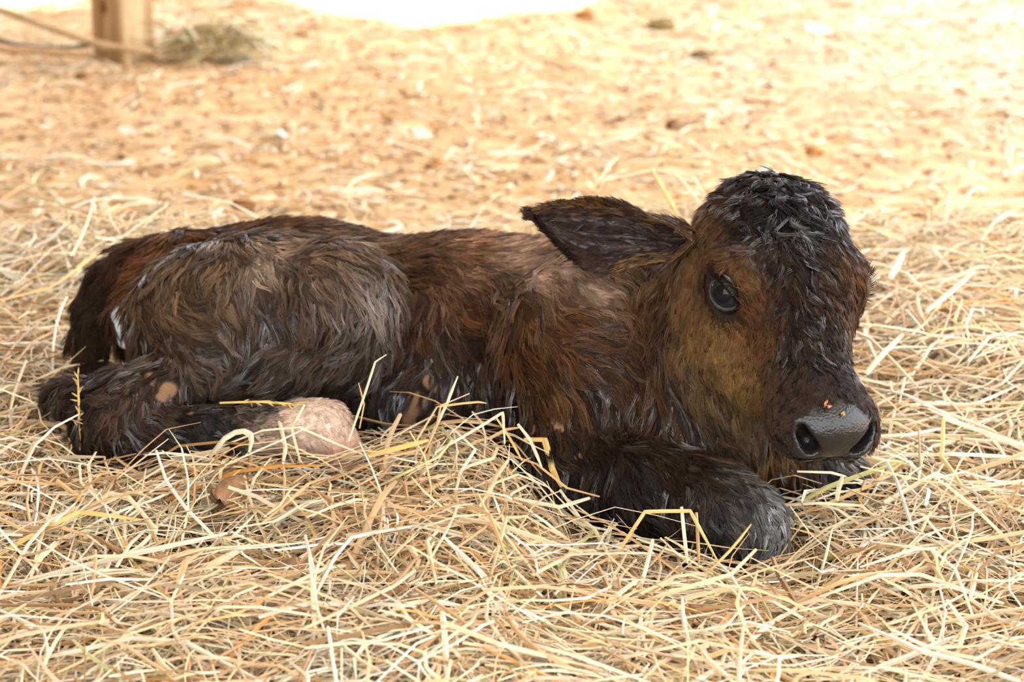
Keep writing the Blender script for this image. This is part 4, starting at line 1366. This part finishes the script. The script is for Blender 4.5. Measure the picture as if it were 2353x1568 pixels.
# each: points (px, py[, depth]), width mm, colour, label, seed head?
NAMED = [
    ([(1400, 1300, -.19), (1482, 1180, -.17), (1586, 1178, -.165), (1652, 1296, -.18)], 3.6, GOLD, 'golden straw bent twice into an arch before the folded foreleg', 0),
    ([(1615, 1325, -.19), (1726, 1205, -.165)], 3.4, GOLD, 'straight golden straw slanting up against the folded knee', 0),
    ([(1566, 1165, -.16), (1580, 1295, -.18)], 3.6, PALE, 'short upright pale straw inside the bent arch before the foreleg', 0),
    ([(1600, 1178, -.16), (1606, 1300, -.18)], 3.4, TANC, 'upright tan straw crossing the right end of the bent arch', 0),
    ([(2166, 962, .12), (2280, 1000, .09), (2375, 1032, .07)], 5.0, PALE, 'long pale straw running from the bend out of the picture on the right', 0),
    ([(2168, 964, .115), (2150, 1052, .05), (2255, 1200, -.06)], 5.0, GOLD, 'thick straw hanging down from the bend right of the muzzle', 0),
    ([(184, 1035, .07), (181, 960, .075), (179, 862, .08)], 2.2, GOLD, 'upright grass stalk with small seeds before the hock', 1),
    ([(800, 1015, .01), (838, 905, .01), (862, 832, .012), (888, 815, .015)], 2.6, PALE, 'thin pale straw standing up before the flank, tip bent over', 0),
    ([(826, 985, .012), (836, 930, .012), (824, 880, .013)], 1.6, GOLD, 'very thin short straw beside the standing one before the flank', 0),
    ([(482, 1050, .02), (515, 1008, .017), (540, 993, .015), (560, 990, .012), (576, 998, .01), (578, 1015, .005), (572, 1040, .0)], 6.0, PALE, 'broad curled straw leaf beside the pale hind foot', 0),
    ([(380, 1150, -.06), (545, 1084, -.035), (640, 1072, -.03), (740, 1070, -.03)], 4.2, ORG, 'orange straw stalk lying below the pale hind foot', 0),
    ([(352, 1372, -.27), (575, 1252, -.20)], 8.0, PALE, 'thick pale stalk slanting up across the heap at lower left', 0),
    ([(-20, 1285, -.19), (185, 1188, -.13), (325, 1196, -.14)], 5.5, YEL, 'yellow stalk with one bend at the left edge of the heap', 0),
    ([(262, 1210, -.14), (290, 1310, -.2), (352, 1392, -.26), (545, 1568, -.38)], 5.5, YEL, 'long yellow stalk curving down to the bottom edge', 0),
    ([(148, 640, .62), (200, 600, .66), (384, 472, .76)], 5.0, PALE, 'long pale straw slanting up behind the tail', 0),
    ([(168, 580, .70), (217, 452, .82)], 4.4, PALE, 'pale straw standing against the earth behind the tail', 0),
    ([(245, 470, .85), (278, 540, .78)], 2.6, PALE, 'thin straw leaning left of the long slanting one behind the tail', 0),
    ([(1378, 412, 1.2), (1426, 355, 1.25)], 3.4, PALE, 'short straw standing up above the ear tip', 0),
    ([(1376, 440, 1.15), (1390, 412, 1.15), (1500, 378, 1.15), (1592, 396, 1.12), (1622, 450, 1.05)], 4.2, PALE, 'pale straw bent into an arch above the ear', 0),
    ([(1494, 385, 1.13), (1560, 500, 1.0)], 5.5, YEL, 'yellowish straw slanting down under the arch above the ear', 0),
    ([(1540, 385, 1.1), (1610, 470, 1.0)], 3.6, PALE, 'pale straw beside the temple under the arch', 0),
    ([(2128, 716, .48), (2238, 624, .56)], 6.0, PALE, 'pale straight straw leaning up at right level with the eye', 0),
    ([(2045, 640, .6), (2078, 575, .68)], 8.0, PALE, 'short broad pale straw beside the far eyelashes', 0),
    ([(1990, 860, .3), (2075, 770, .36)], 7.0, PALE, 'wide pale straw leaning away right of the nose bridge', 0),
    ([(1795, 1180, -.02), (1900, 1128, .0), (2060, 1066, .03)], 5.0, GRN, 'greenish straw lying along the far foreleg', 0),
    ([(1800, 1196, -.03), (2000, 1110, .0), (2075, 1062, .02)], 4.0, GOLD, 'golden straw just below the greenish one by the far foreleg', 0),
    ([(1923, 1150, -.03), (1927, 1122, -.03), (1937, 1092, -.03)], 5.0, PALE, 'short upright straw before the far foreleg under the chin', 0),
    ([(846, 1048, -.01), (985, 1012, .0)], 6.5, YEL, 'yellow stem at the left foot of the tall straw tuft', 0),
    ([(985, 1020, .0), (1030, 930, .01), (1052, 865, .02)], 3.0, PALE, 'thin straw rising from the top of the tuft before the belly', 0),
    ([(1010, 935, .0), (1100, 925, .0), (1118, 927, .0)], 2.4, GOLD, 'thin level straw across the top of the tuft', 0),
    ([(1000, 1040, -.02), (1155, 945, .0), (1160, 1020, -.02)], 3.2, PALE, 'straw bent sharply at the top right of the tuft', 0),
    ([(1190, 975, .0), (1215, 1010, -.01), (1245, 1075, -.03)], 3.4, PALE, 'pale straw drooping down the right side of the tuft', 0),
    ([(1205, 1010, .01), (1250, 1012, .0), (1268, 1080, -.02), (1290, 1120, -.03)], 6.5, GOLD, 'broad golden leaf drooping beside the elbow', 0),
    ([(1140, 960, .0), (1200, 1060, -.02)], 3.0, GOLD, 'golden straw crossing the drooping ones in the tuft', 0),
    ([(1355, 1145, -.07), (1285, 1165, -.09), (1180, 1145, -.09)], 4.0, PALE, 'pale straw looped out left of the foreleg', 0),
    ([(1500, 1240, -.17), (1460, 1385, -.25)], 4.0, PALE, 'pale straw falling from the foot of the bent arch', 0),
    ([(1630, 1560, -.42), (1440, 1450, -.33), (1420, 1320, -.24)], 4.5, TANC, 'tan straw bent at the lower middle of the heap', 0),
    ([(60, 830, .3), (35, 905, .22), (20, 960, .17)], 4.5, PALE, 'pale straw hanging at the left edge beside the hock', 0),
    ([(0, 690, .5), (110, 655, .55), (250, 560, .65)], 4.0, GOLD, 'golden straw on the bank left of the tail', 0),
    ([(640, 960, .05), (655, 1030, .0), (648, 1080, -.02)], 4.2, PALE, 'pale straw standing across the pale hind foot', 0),
    ([(700, 930, .045), (672, 985, .035), (690, 1060, .0)], 3.0, PALE, 'thin straw leaning on the pale hind foot', 0),
    ([(505, 926, .07), (600, 925, .055), (690, 930, .045)], 2.6, YEL, 'yellow grass stem lying on top of the hind leg', 1),
    ([(2060, 1300, -.12), (2240, 1230, -.09), (2360, 1240, -.1)], 5.0, PALE, 'long pale straw on the heap at lower right', 0),
    ([(1900, 1420, -.28), (2100, 1490, -.32), (2300, 1440, -.27)], 4.5, GOLD, 'golden straw sagging across the lower right corner of the heap', 0),
]
for pts, w_, col, lab, sh_ in NAMED:
    Q = np.array([P_(*q) for q in pts])
    low = Q[:, 2] < bed_z(Q[:, 0], Q[:, 1]) + .004
    if low.all() or (low.any() and Q[:, 1].mean() < -.1):
        Q = np.array([P_(q[0], q[1], None, .016) if lo_ else Q[i] for i, (q, lo_) in enumerate(zip(pts, low))])
    one_straw('straw_stalk', Q, w_ * 1e-3, col, lab, 'single straws that stand out', seed_head=bool(sh_))

# the rest of the three hundred largest: each described by its look, lie and what it is near
MARKS = [(300, 1110, 'below the hock'), (520, 1150, 'below the dark hind shank'), (700, 1150, 'below the pale hind foot'), (900, 1130, 'left of the tall straw tuft'), (1060, 1080, 'on the tall straw tuft'),
         (1250, 1180, 'below the elbow'), (1430, 1330, 'left of the bent arch'), (1600, 1380, 'below the bent arch'), (1780, 1370, 'below the folded knee'), (1900, 1240, 'right of the folded knee'),
         (2050, 1160, 'right of the chin'), (2080, 960, 'right of the muzzle'), (2100, 800, 'right of the nose bridge'), (2130, 680, 'right of the far eye'), (2120, 560, 'right of the forehead'),
         (2270, 560, 'by the right edge, level with the ear'), (2280, 720, 'by the right edge, level with the eye'), (2290, 880, 'by the right edge, level with the cheek'), (2290, 1040, 'by the right edge, level with the nostrils'),
         (2260, 1220, 'by the right edge, level with the knee'), (2250, 1400, 'by the right edge below the knee'), (2230, 1520, 'in the lower right corner'), (1950, 1510, 'at the bottom edge right of the knee'),
         (1650, 1520, 'at the bottom edge under the folded foreleg'), (1350, 1510, 'at the bottom edge under the elbow'), (1050, 1510, 'at the bottom edge under the tuft'), (750, 1510, 'at the bottom edge under the pale foot'),
         (450, 1510, 'at the bottom edge under the hock'), (130, 1510, 'in the lower left corner'), (110, 1340, 'by the left edge low on the heap'), (100, 1170, 'by the left edge just below the hock'),
         (350, 1300, 'halfway down the heap under the hock'), (680, 1300, 'halfway down the heap under the pale foot'), (1000, 1300, 'halfway down the heap under the tuft'), (1300, 1350, 'halfway down the heap under the elbow'),
         (2050, 1380, 'halfway down the heap right of the knee'), (60, 1000, 'by the left edge beside the hock'), (70, 850, 'by the left edge below the tail'), (80, 700, 'left of the tail'), (100, 580, 'left of the rump'),
         (300, 500, 'behind the rump'), (700, 480, 'behind the hip'), (1000, 500, 'behind the back'), (1300, 430, 'behind the ear'), (1600, 420, 'behind the temple'), (2000, 480, 'behind the forehead at right')]


def proj(p):
    d = np.asarray(p) - CAM
    z = d @ FWD
    return np.stack([W / 2 + FPX * (d @ RGT) / z, H / 2 - FPX * (d @ UPV) / z], -1)


CWORD = ['cream', 'pale gold', 'gold', 'tan', 'whitish', 'brownish', 'yellow-green', 'brown', 'orange', 'greenish']
ZONES = [('stalks on the heap before the calf', 110, (-.46, .46), (-.48, -.10)), ('stalks on the bank right of the head', 80, (.40, .75), (-.05, .75)),
         ('stalks on the bank left of the tail', 50, (-.62, -.44), (-.05, .75)), ('stalks at the back edge of the bed', 16, (-.3, .35), (.75, 1.25))]
made = []
for grp, n, xr, yr in ZONES:
    k = 0
    while k < n:
        x = rng.uniform(*xr, 40); y = rng.uniform(*yr, 40)
        P = straw_paths(40, x, y, .10, .26, lift=(.004, .016), tilt=.10, kink=.4)
        for q in P[clear_of_calf(P, .008)]:
            if k >= n: break
            uv = proj(q[[0, 2, 3, 5]])
            mid = uv.mean(0)
            if not (0 < mid[0] < W and 0 < mid[1] < H): continue
            ci = rng.choice(len(PAL), p=PALW)
            wd_ = rng.uniform(.0028, .0052)
            o = one_straw('straw_stalk', q[[0, 2, 3, 5]], wd_, PAL[ci] * rng.uniform(.9, 1.1), 'straw', grp)
            a, b = uv[0], uv[-1]
            if a[0] > b[0]: a, b = b, a
            chord = np.linalg.norm(b - a); full = np.linalg.norm(np.diff(uv, axis=0), axis=1).sum()
            slope = (b[1] - a[1]) / (b[0] - a[0] + 1e-3)
            lie = 'level' if abs(slope) < .3 else ('rising right' if -2.5 < slope < 0 else 'falling right' if 0 < slope < 2.5 else 'end-on')
            shape = 'straight' if chord > .985 * full else 'bowed' if chord > .92 * full else 'kinked'
            size = ('long ' if full > 380 else 'short ' if full < 200 else '') + ('thick ' if wd_ > .0043 else 'thin ' if wd_ < .0034 else '')
            mk = min(MARKS, key=lambda m: (m[0] - mid[0]) ** 2 + (m[1] - mid[1]) ** 2)[2]
            made.append((o, f'{size}{CWORD[ci]} {shape} straw {lie}, {mk}', mid[0]))
            k += 1
seen_l = {}
for o, lab, x in sorted(made, key=lambda t: t[2]):
    seen_l.setdefault(lab, []).append(o)
ORD = ['leftmost', 'second', 'third', 'fourth', 'fifth']
for lab, os_ in seen_l.items():
    for i, o in enumerate(os_):
        o['label'] = lab if len(os_) == 1 else (('left ' if i == 0 else 'right ') + lab if len(os_) == 2 else ORD[i] + ' ' + lab)
print('singles', round(time.time() - T0, 1))


# ------------------------------------------------------------------ dead leaves and scraps in the straw
LEAF_MATS = {}


def dead_leaf(name, px, py, Y, length, width, rot, col, label, cat='leaf', curl=.5, tiltx=.5, group=None, mod_z=0.0):
    """pointed leaf blade with a raised midrib, curled, 1 mm thick"""
    nu, nv = 13, 7
    P = np.zeros((nu, nv, 3))
    for i in range(nu):
        u = i / (nu - 1)
        hw = width * .5 * math.sin(math.pi * u ** .8) ** .8 + .0004
        for j in range(nv):
            v = -1 + 2 * j / (nv - 1)
            P[i, j] = ((u - .5) * length, v * hw, curl * width * (v * v * .5) + .12 * length * math.sin(u * 3 + 1) * curl - (.0012 if abs(v) < .2 else 0) + .0015 * math.sin(9 * u + 4 * v))
    V = P.reshape(-1, 3)
    Fq = grid_faces(nu, nv)
    V2 = V - np.array([0, 0, .0008])
    n = len(V)
    I = np.arange(n).reshape(nu, nv)
    loop = np.concatenate([I[0, :], I[1:, -1], I[-1, -2::-1], I[-2:0:-1, 0]]); nx = np.roll(loop, -1)
    Fa = np.concatenate([Fq, Fq[:, ::-1] + n, np.stack([loop, loop + n, nx + n, nx], -1)])
    key = tuple(col)
    if key not in LEAF_MATS:
        LEAF_MATS[key] = mat_plain('dead_leaf', tuple(lin(col)), .6, .3, .35, 120, .4)
    o = link(name, mesh_np(name, np.concatenate([V, V2]), Fa, LEAF_MATS[key]), None, label, cat, group)
    p = at(px, py, Y) if Y is not None else bed_hit(px, py, .008)
    o.location = tuple(p + np.array([0, 0, mod_z]))
    o.rotation_euler = (tiltx, 0.15, math.radians(rot))
    return o


dead_leaf('dead_leaf', 545, 1122, -.07, .065, .036, 35, (150, 112, 78), 'brown dead leaf in the straw below the pale hind foot', tiltx=.9, mod_z=-.010)
dead_leaf('dead_leaf', 690, 1330, None, .05, .03, -10, (172, 132, 102), 'tan dead leaf half buried in the middle of the front heap', tiltx=.7)
dead_leaf('leaf_scrap', 72, 1533, None, .045, .012, 40, (150, 78, 58), 'small reddish leaf scrap at the bottom left corner', tiltx=.6, mod_z=.006)
dead_leaf('leaf_scrap', 1345, 1385, None, .035, .010, 5, (158, 84, 62), 'small reddish leaf scrap in the straw below the folded foreleg', tiltx=.5, mod_z=.004)
dead_leaf('leaf_scrap', 2005, 1305, None, .045, .011, -12, (170, 96, 70), 'thin reddish leaf scrap in the straw at lower right', tiltx=.5, mod_z=.004)
dead_leaf('leaf_scrap', 1880, 1470, None, .030, .010, 60, (140, 92, 60), 'brown leaf scrap near the bottom edge right of the middle', tiltx=.5, mod_z=.004)
dead_leaf('leaf_scrap', 490, 1150, -.10, .03, .02, 100, (120, 92, 66), 'small dark leaf bit beside the brown dead leaf', tiltx=.9)
# crumbs stuck to the muzzle
nz = BVH.ray_cast(Vector(CAM), Vector(norm(at(1899, 932, 0) - CAM)))[0]
dead_leaf('leaf_crumb', 0, 0, 0, .024, .007, 70, (190, 120, 76), 'orange crumb of leaf stuck on top of the muzzle', 'crumb', tiltx=.9).location = nz + Vector((0, -.002, .001))
nz = BVH.ray_cast(Vector(CAM), Vector(norm(at(1937, 953, 0) - CAM)))[0]
dead_leaf('leaf_crumb', 0, 0, 0, .006, .003, 60, (206, 160, 100), 'tiny pale crumb of straw on the nose', 'crumb', tiltx=.9).location = nz + Vector((0, -.001, .001))


# ------------------------------------------------------------------ things on the earth floor behind
def lumps(name, px, py, size, col, label, seed, squash=.55, cat='clod'):
    V, Fq = uv_sphere(1.0, 16, 10)
    V = V * (1 + .28 * vnoise(V, 1.7, seed)[:, None] + .14 * vnoise(V, 4.1, seed + 1)[:, None])
    V = V * np.array([size, size * .8, size * squash])
    o = link(name, mesh_np(name, V, Fq, mat_plain('clod', tuple(lin(col)), .9, .1, .35, 60, .8)), None, label, cat, 'clods on the earth floor')
    g = ground_at(px, py)
    o.location = (g[0], g[1], float(ground_z(np.array([g[0]]), np.array([g[1]]))[0]) + size * squash * .45)
    return o


CL = [(188, 166, .016, (104, 70, 36), 'small dark clod on the earth in front of the wooden post'),
      (560, 470, .022, (150, 104, 62), 'brown clod on the earth just above the calf\'s hip'),
      (1552, 287, .020, (118, 80, 44), 'round dark clod on the earth above the calf\'s head'),
      (1615, 128, .026, (120, 98, 66), 'grey-brown clod among straw at the far right of centre'),
      (690, 72, .020, (140, 96, 60), 'brown clod on the earth right of the wooden post near the top'),
      (392, 68, .018, (150, 104, 70), 'small brown clod beside the wooden post'),
      (280, 352, .012, (112, 84, 44), 'tiny dark clod on the earth at left'),
      (1345, 30, .024, (160, 110, 60), 'brown clod at the edge of the sunlit ground'),
      (1520, 45, .034, (128, 110, 72), 'low dark clump of old litter at the top right of centre'),
      (1870, 345, .018, (168, 112, 60), 'orange-brown clod on the earth right of the calf\'s head'),
      (1500, 155, .016, (150, 116, 78), 'small tan clod left of the grey-brown one'),
      (2120, 470, .02, (170, 122, 72), 'tan clod at the back edge of the straw at right'),
      (1000, 372, .018, (176, 122, 70), 'orange clod on the earth above the calf\'s back')]
for i, (px, py, sz, c, lab) in enumerate(CL):
    lumps('earth_clod', px, py, sz, c, lab, 40 + 3 * i)
for px, py, L_, w_, rot, lab in [(972, 325, .045, .024, 10, 'white leaf scrap on the earth above the calf\'s back'), (648, 326, .045, .02, 65, 'small white scrap standing on the earth above the hip'),
                                 (1470, 150, .04, .02, 75, 'white scrap leaning on the earth above the ear'), (1882, 82, .09, .035, 5, 'white flat scrap on the pale earth at upper right'),
                                 (1920, 190, .06, .018, 70, 'pale scrap leaning on the earth above the forehead'), (2035, 180, .06, .018, 66, 'pale scrap leaning right of the other on the far earth'),
                                 (295, 318, .04, .02, 0, 'white scrap on the earth at left')]:
    o = dead_leaf('pale_scrap', 0, 0, 0, L_, w_, rot, (222, 206, 182), lab, 'scrap', tiltx=.7)
    g = ground_at(px, py)
    o.location = (g[0], g[1], .012)


def timber_post():
    c = ground_at(278, 128)
    root = link('wooden_post', None, label='square weathered wooden post standing on the earth floor', cat='post')
    root.location = (c[0], c[1] + .05, 0)
    root.rotation_euler = (0, 0, math.radians(-38))
    bpy.context.view_layer.update()
    # wood by object coordinates
    m, nt, b = new_mat('post_wood')
    tc = nd(nt, 'ShaderNodeTexCoord')
    mp = nd(nt, 'ShaderNodeMapping'); mp.inputs['Scale'].default_value = (14, 14, 1.6)
    nt.links.new(tc.outputs['Object'], mp.inputs[0])
    nz_ = nd(nt, 'ShaderNodeTexNoise'); nz_.inputs['Scale'].default_value = 2.2; nz_.inputs['Detail'].default_value = 6
    nt.links.new(mp.outputs[0], nz_.inputs['Vector'])
    rp = nd(nt, 'ShaderNodeValToRGB')
    rp.color_ramp.elements[0].position = .35; rp.color_ramp.elements[0].color = tuple(lin((150, 112, 66))) + (1,)
    rp.color_ramp.elements[1].position = .7; rp.color_ramp.elements[1].color = tuple(lin((196, 166, 124))) + (1,)
    nt.links.new(nz_.outputs['Fac'], rp.inputs[0]); nt.links.new(rp.outputs[0], b.inputs['Base Color'])
    b.inputs['Roughness'].default_value = .85
    h = .053
    me = bpy.data.meshes.new('shaft')
    zt = 2.75
    ch = .006
    prof = [(-h, -h + ch), (-h + ch, -h), (h - ch, -h), (h, -h + ch), (h, h - ch), (h - ch, h), (-h + ch, h), (-h, h - ch)]
    v = [(x, y, -.03) for x, y in prof] + [(x, y, zt) for x, y in prof]
    f = [list(range(8))[::-1], list(range(8, 16))] + [[i, (i + 1) % 8, 8 + (i + 1) % 8, 8 + i] for i in range(8)]
    me.from_pydata(v, [], f); me.materials.append(m)
    s = bpy.data.objects.new('shaft', me); COL.objects.link(s); s.parent = root
    # knot on the left face
    kv, kf = uv_sphere(1, 14, 8)
    kv = kv * np.array([.003, .012, .018])
    k = bpy.data.objects.new('knot', mesh_np('knot', kv, kf, mat_plain('knot', tuple(lin((120, 78, 34))), .8)))
    COL.objects.link(k); k.parent = root
    k.location = (-h * .1, -h, .11); k.rotation_euler = (0, 0, math.pi / 2)


timber_post()


def rod(name, pts, r0, r1, col, label, cat, nodes=0, rough=.6):
    pts = np.array(pts)
    u = np.linspace(0, 1, 24)
    Q = poly_at(pts, u)
    T = norm(np.gradient(Q, axis=0))
    e = norm(np.cross(T, np.array([0, 0, 1.0]))); g = np.cross(e, T)
    V = []
    for i in range(24):
        r = r0 + (r1 - r0) * u[i]
        if nodes and i % 6 == 3: r *= 1.15
        for k in range(10):
            a = 2 * math.pi * k / 10
            V.append(Q[i] + r * (math.cos(a) * e[i] + math.sin(a) * g[i]))
    I = np.arange(240).reshape(24, 10); J = np.roll(I, -1, 1)
    Fq = np.stack([I[:-1], J[:-1], J[1:], I[1:]], -1).reshape(-1, 4)
    link(name, mesh_np(name, V, Fq, mat_plain(name, tuple(lin(col)), rough, .3, .2, 30)), None, label, cat)


gp = ground_at(278, 128)
yp = gp[1]
rod('bamboo_pole', [at(-160, -34, yp - .02), at(0, 22, yp - .05), at(110, 62, yp - .07), at(215, 98, yp - .09), at(290, 112, yp - .09), at(352, 119, yp - .08)], .0095, .0075, (176, 146, 104), 'thin bamboo pole leaning past the foot of the wooden post', 'pole', 1)
rod('rubber_hose', [at(-120, 60, yp + .25), at(0, 92, yp + .12), at(60, 106, yp + .06), at(130, 110, yp + .03), at(205, 104, yp + .02)], .0055, .0055, (84, 76, 58), 'dark hose curving over the earth to the wooden post', 'hose')
rod('split_slat', [at(-100, 100, yp + .05), at(0, 112, yp), at(100, 118, yp - .03), at(206, 126, yp - .05)], .008, .008, (200, 160, 112), 'pale slat lying on the earth below the dark hose', 'slat')


# greenish hay tuft right of the post
def hay_tuft():
    c = ground_at(495, 118)
    n = 420
    a = rng.uniform(0, 2 * math.pi, n); r = .10 * np.sqrt(rng.random(n))
    x = c[0] + r * np.cos(a) * 1.3; y = c[1] + r * np.sin(a)
    dome = lambda X, Y: .045 * np.exp(-(((X - c[0]) / .09) ** 2 + ((Y - c[1]) / .07) ** 2))
    P = straw_paths(n, x, y, .05, .16, K=5, lift=(-.01, .012), tilt=.25, surf=dome)
    V, F_ = straw_tubes(P, rng.uniform(.002, .006, n), .2)
    pal = np.array([lin(q) for q in [(196, 172, 112), (214, 196, 136), (150, 116, 62), (232, 222, 184), (166, 126, 66)]])
    cc = np.repeat(pal[rng.integers(0, 5, n)][:, None], 15, 1).reshape(-1, 3)
    link('hay_tuft', mesh_np('hay_tuft', V, F_, STRAW_MAT, smooth=False, cols=cc), None, 'greenish brown tuft of hay lying right of the post foot', 'hay', kind='stuff')


hay_tuft()
print('done', round(time.time() - T0, 1))
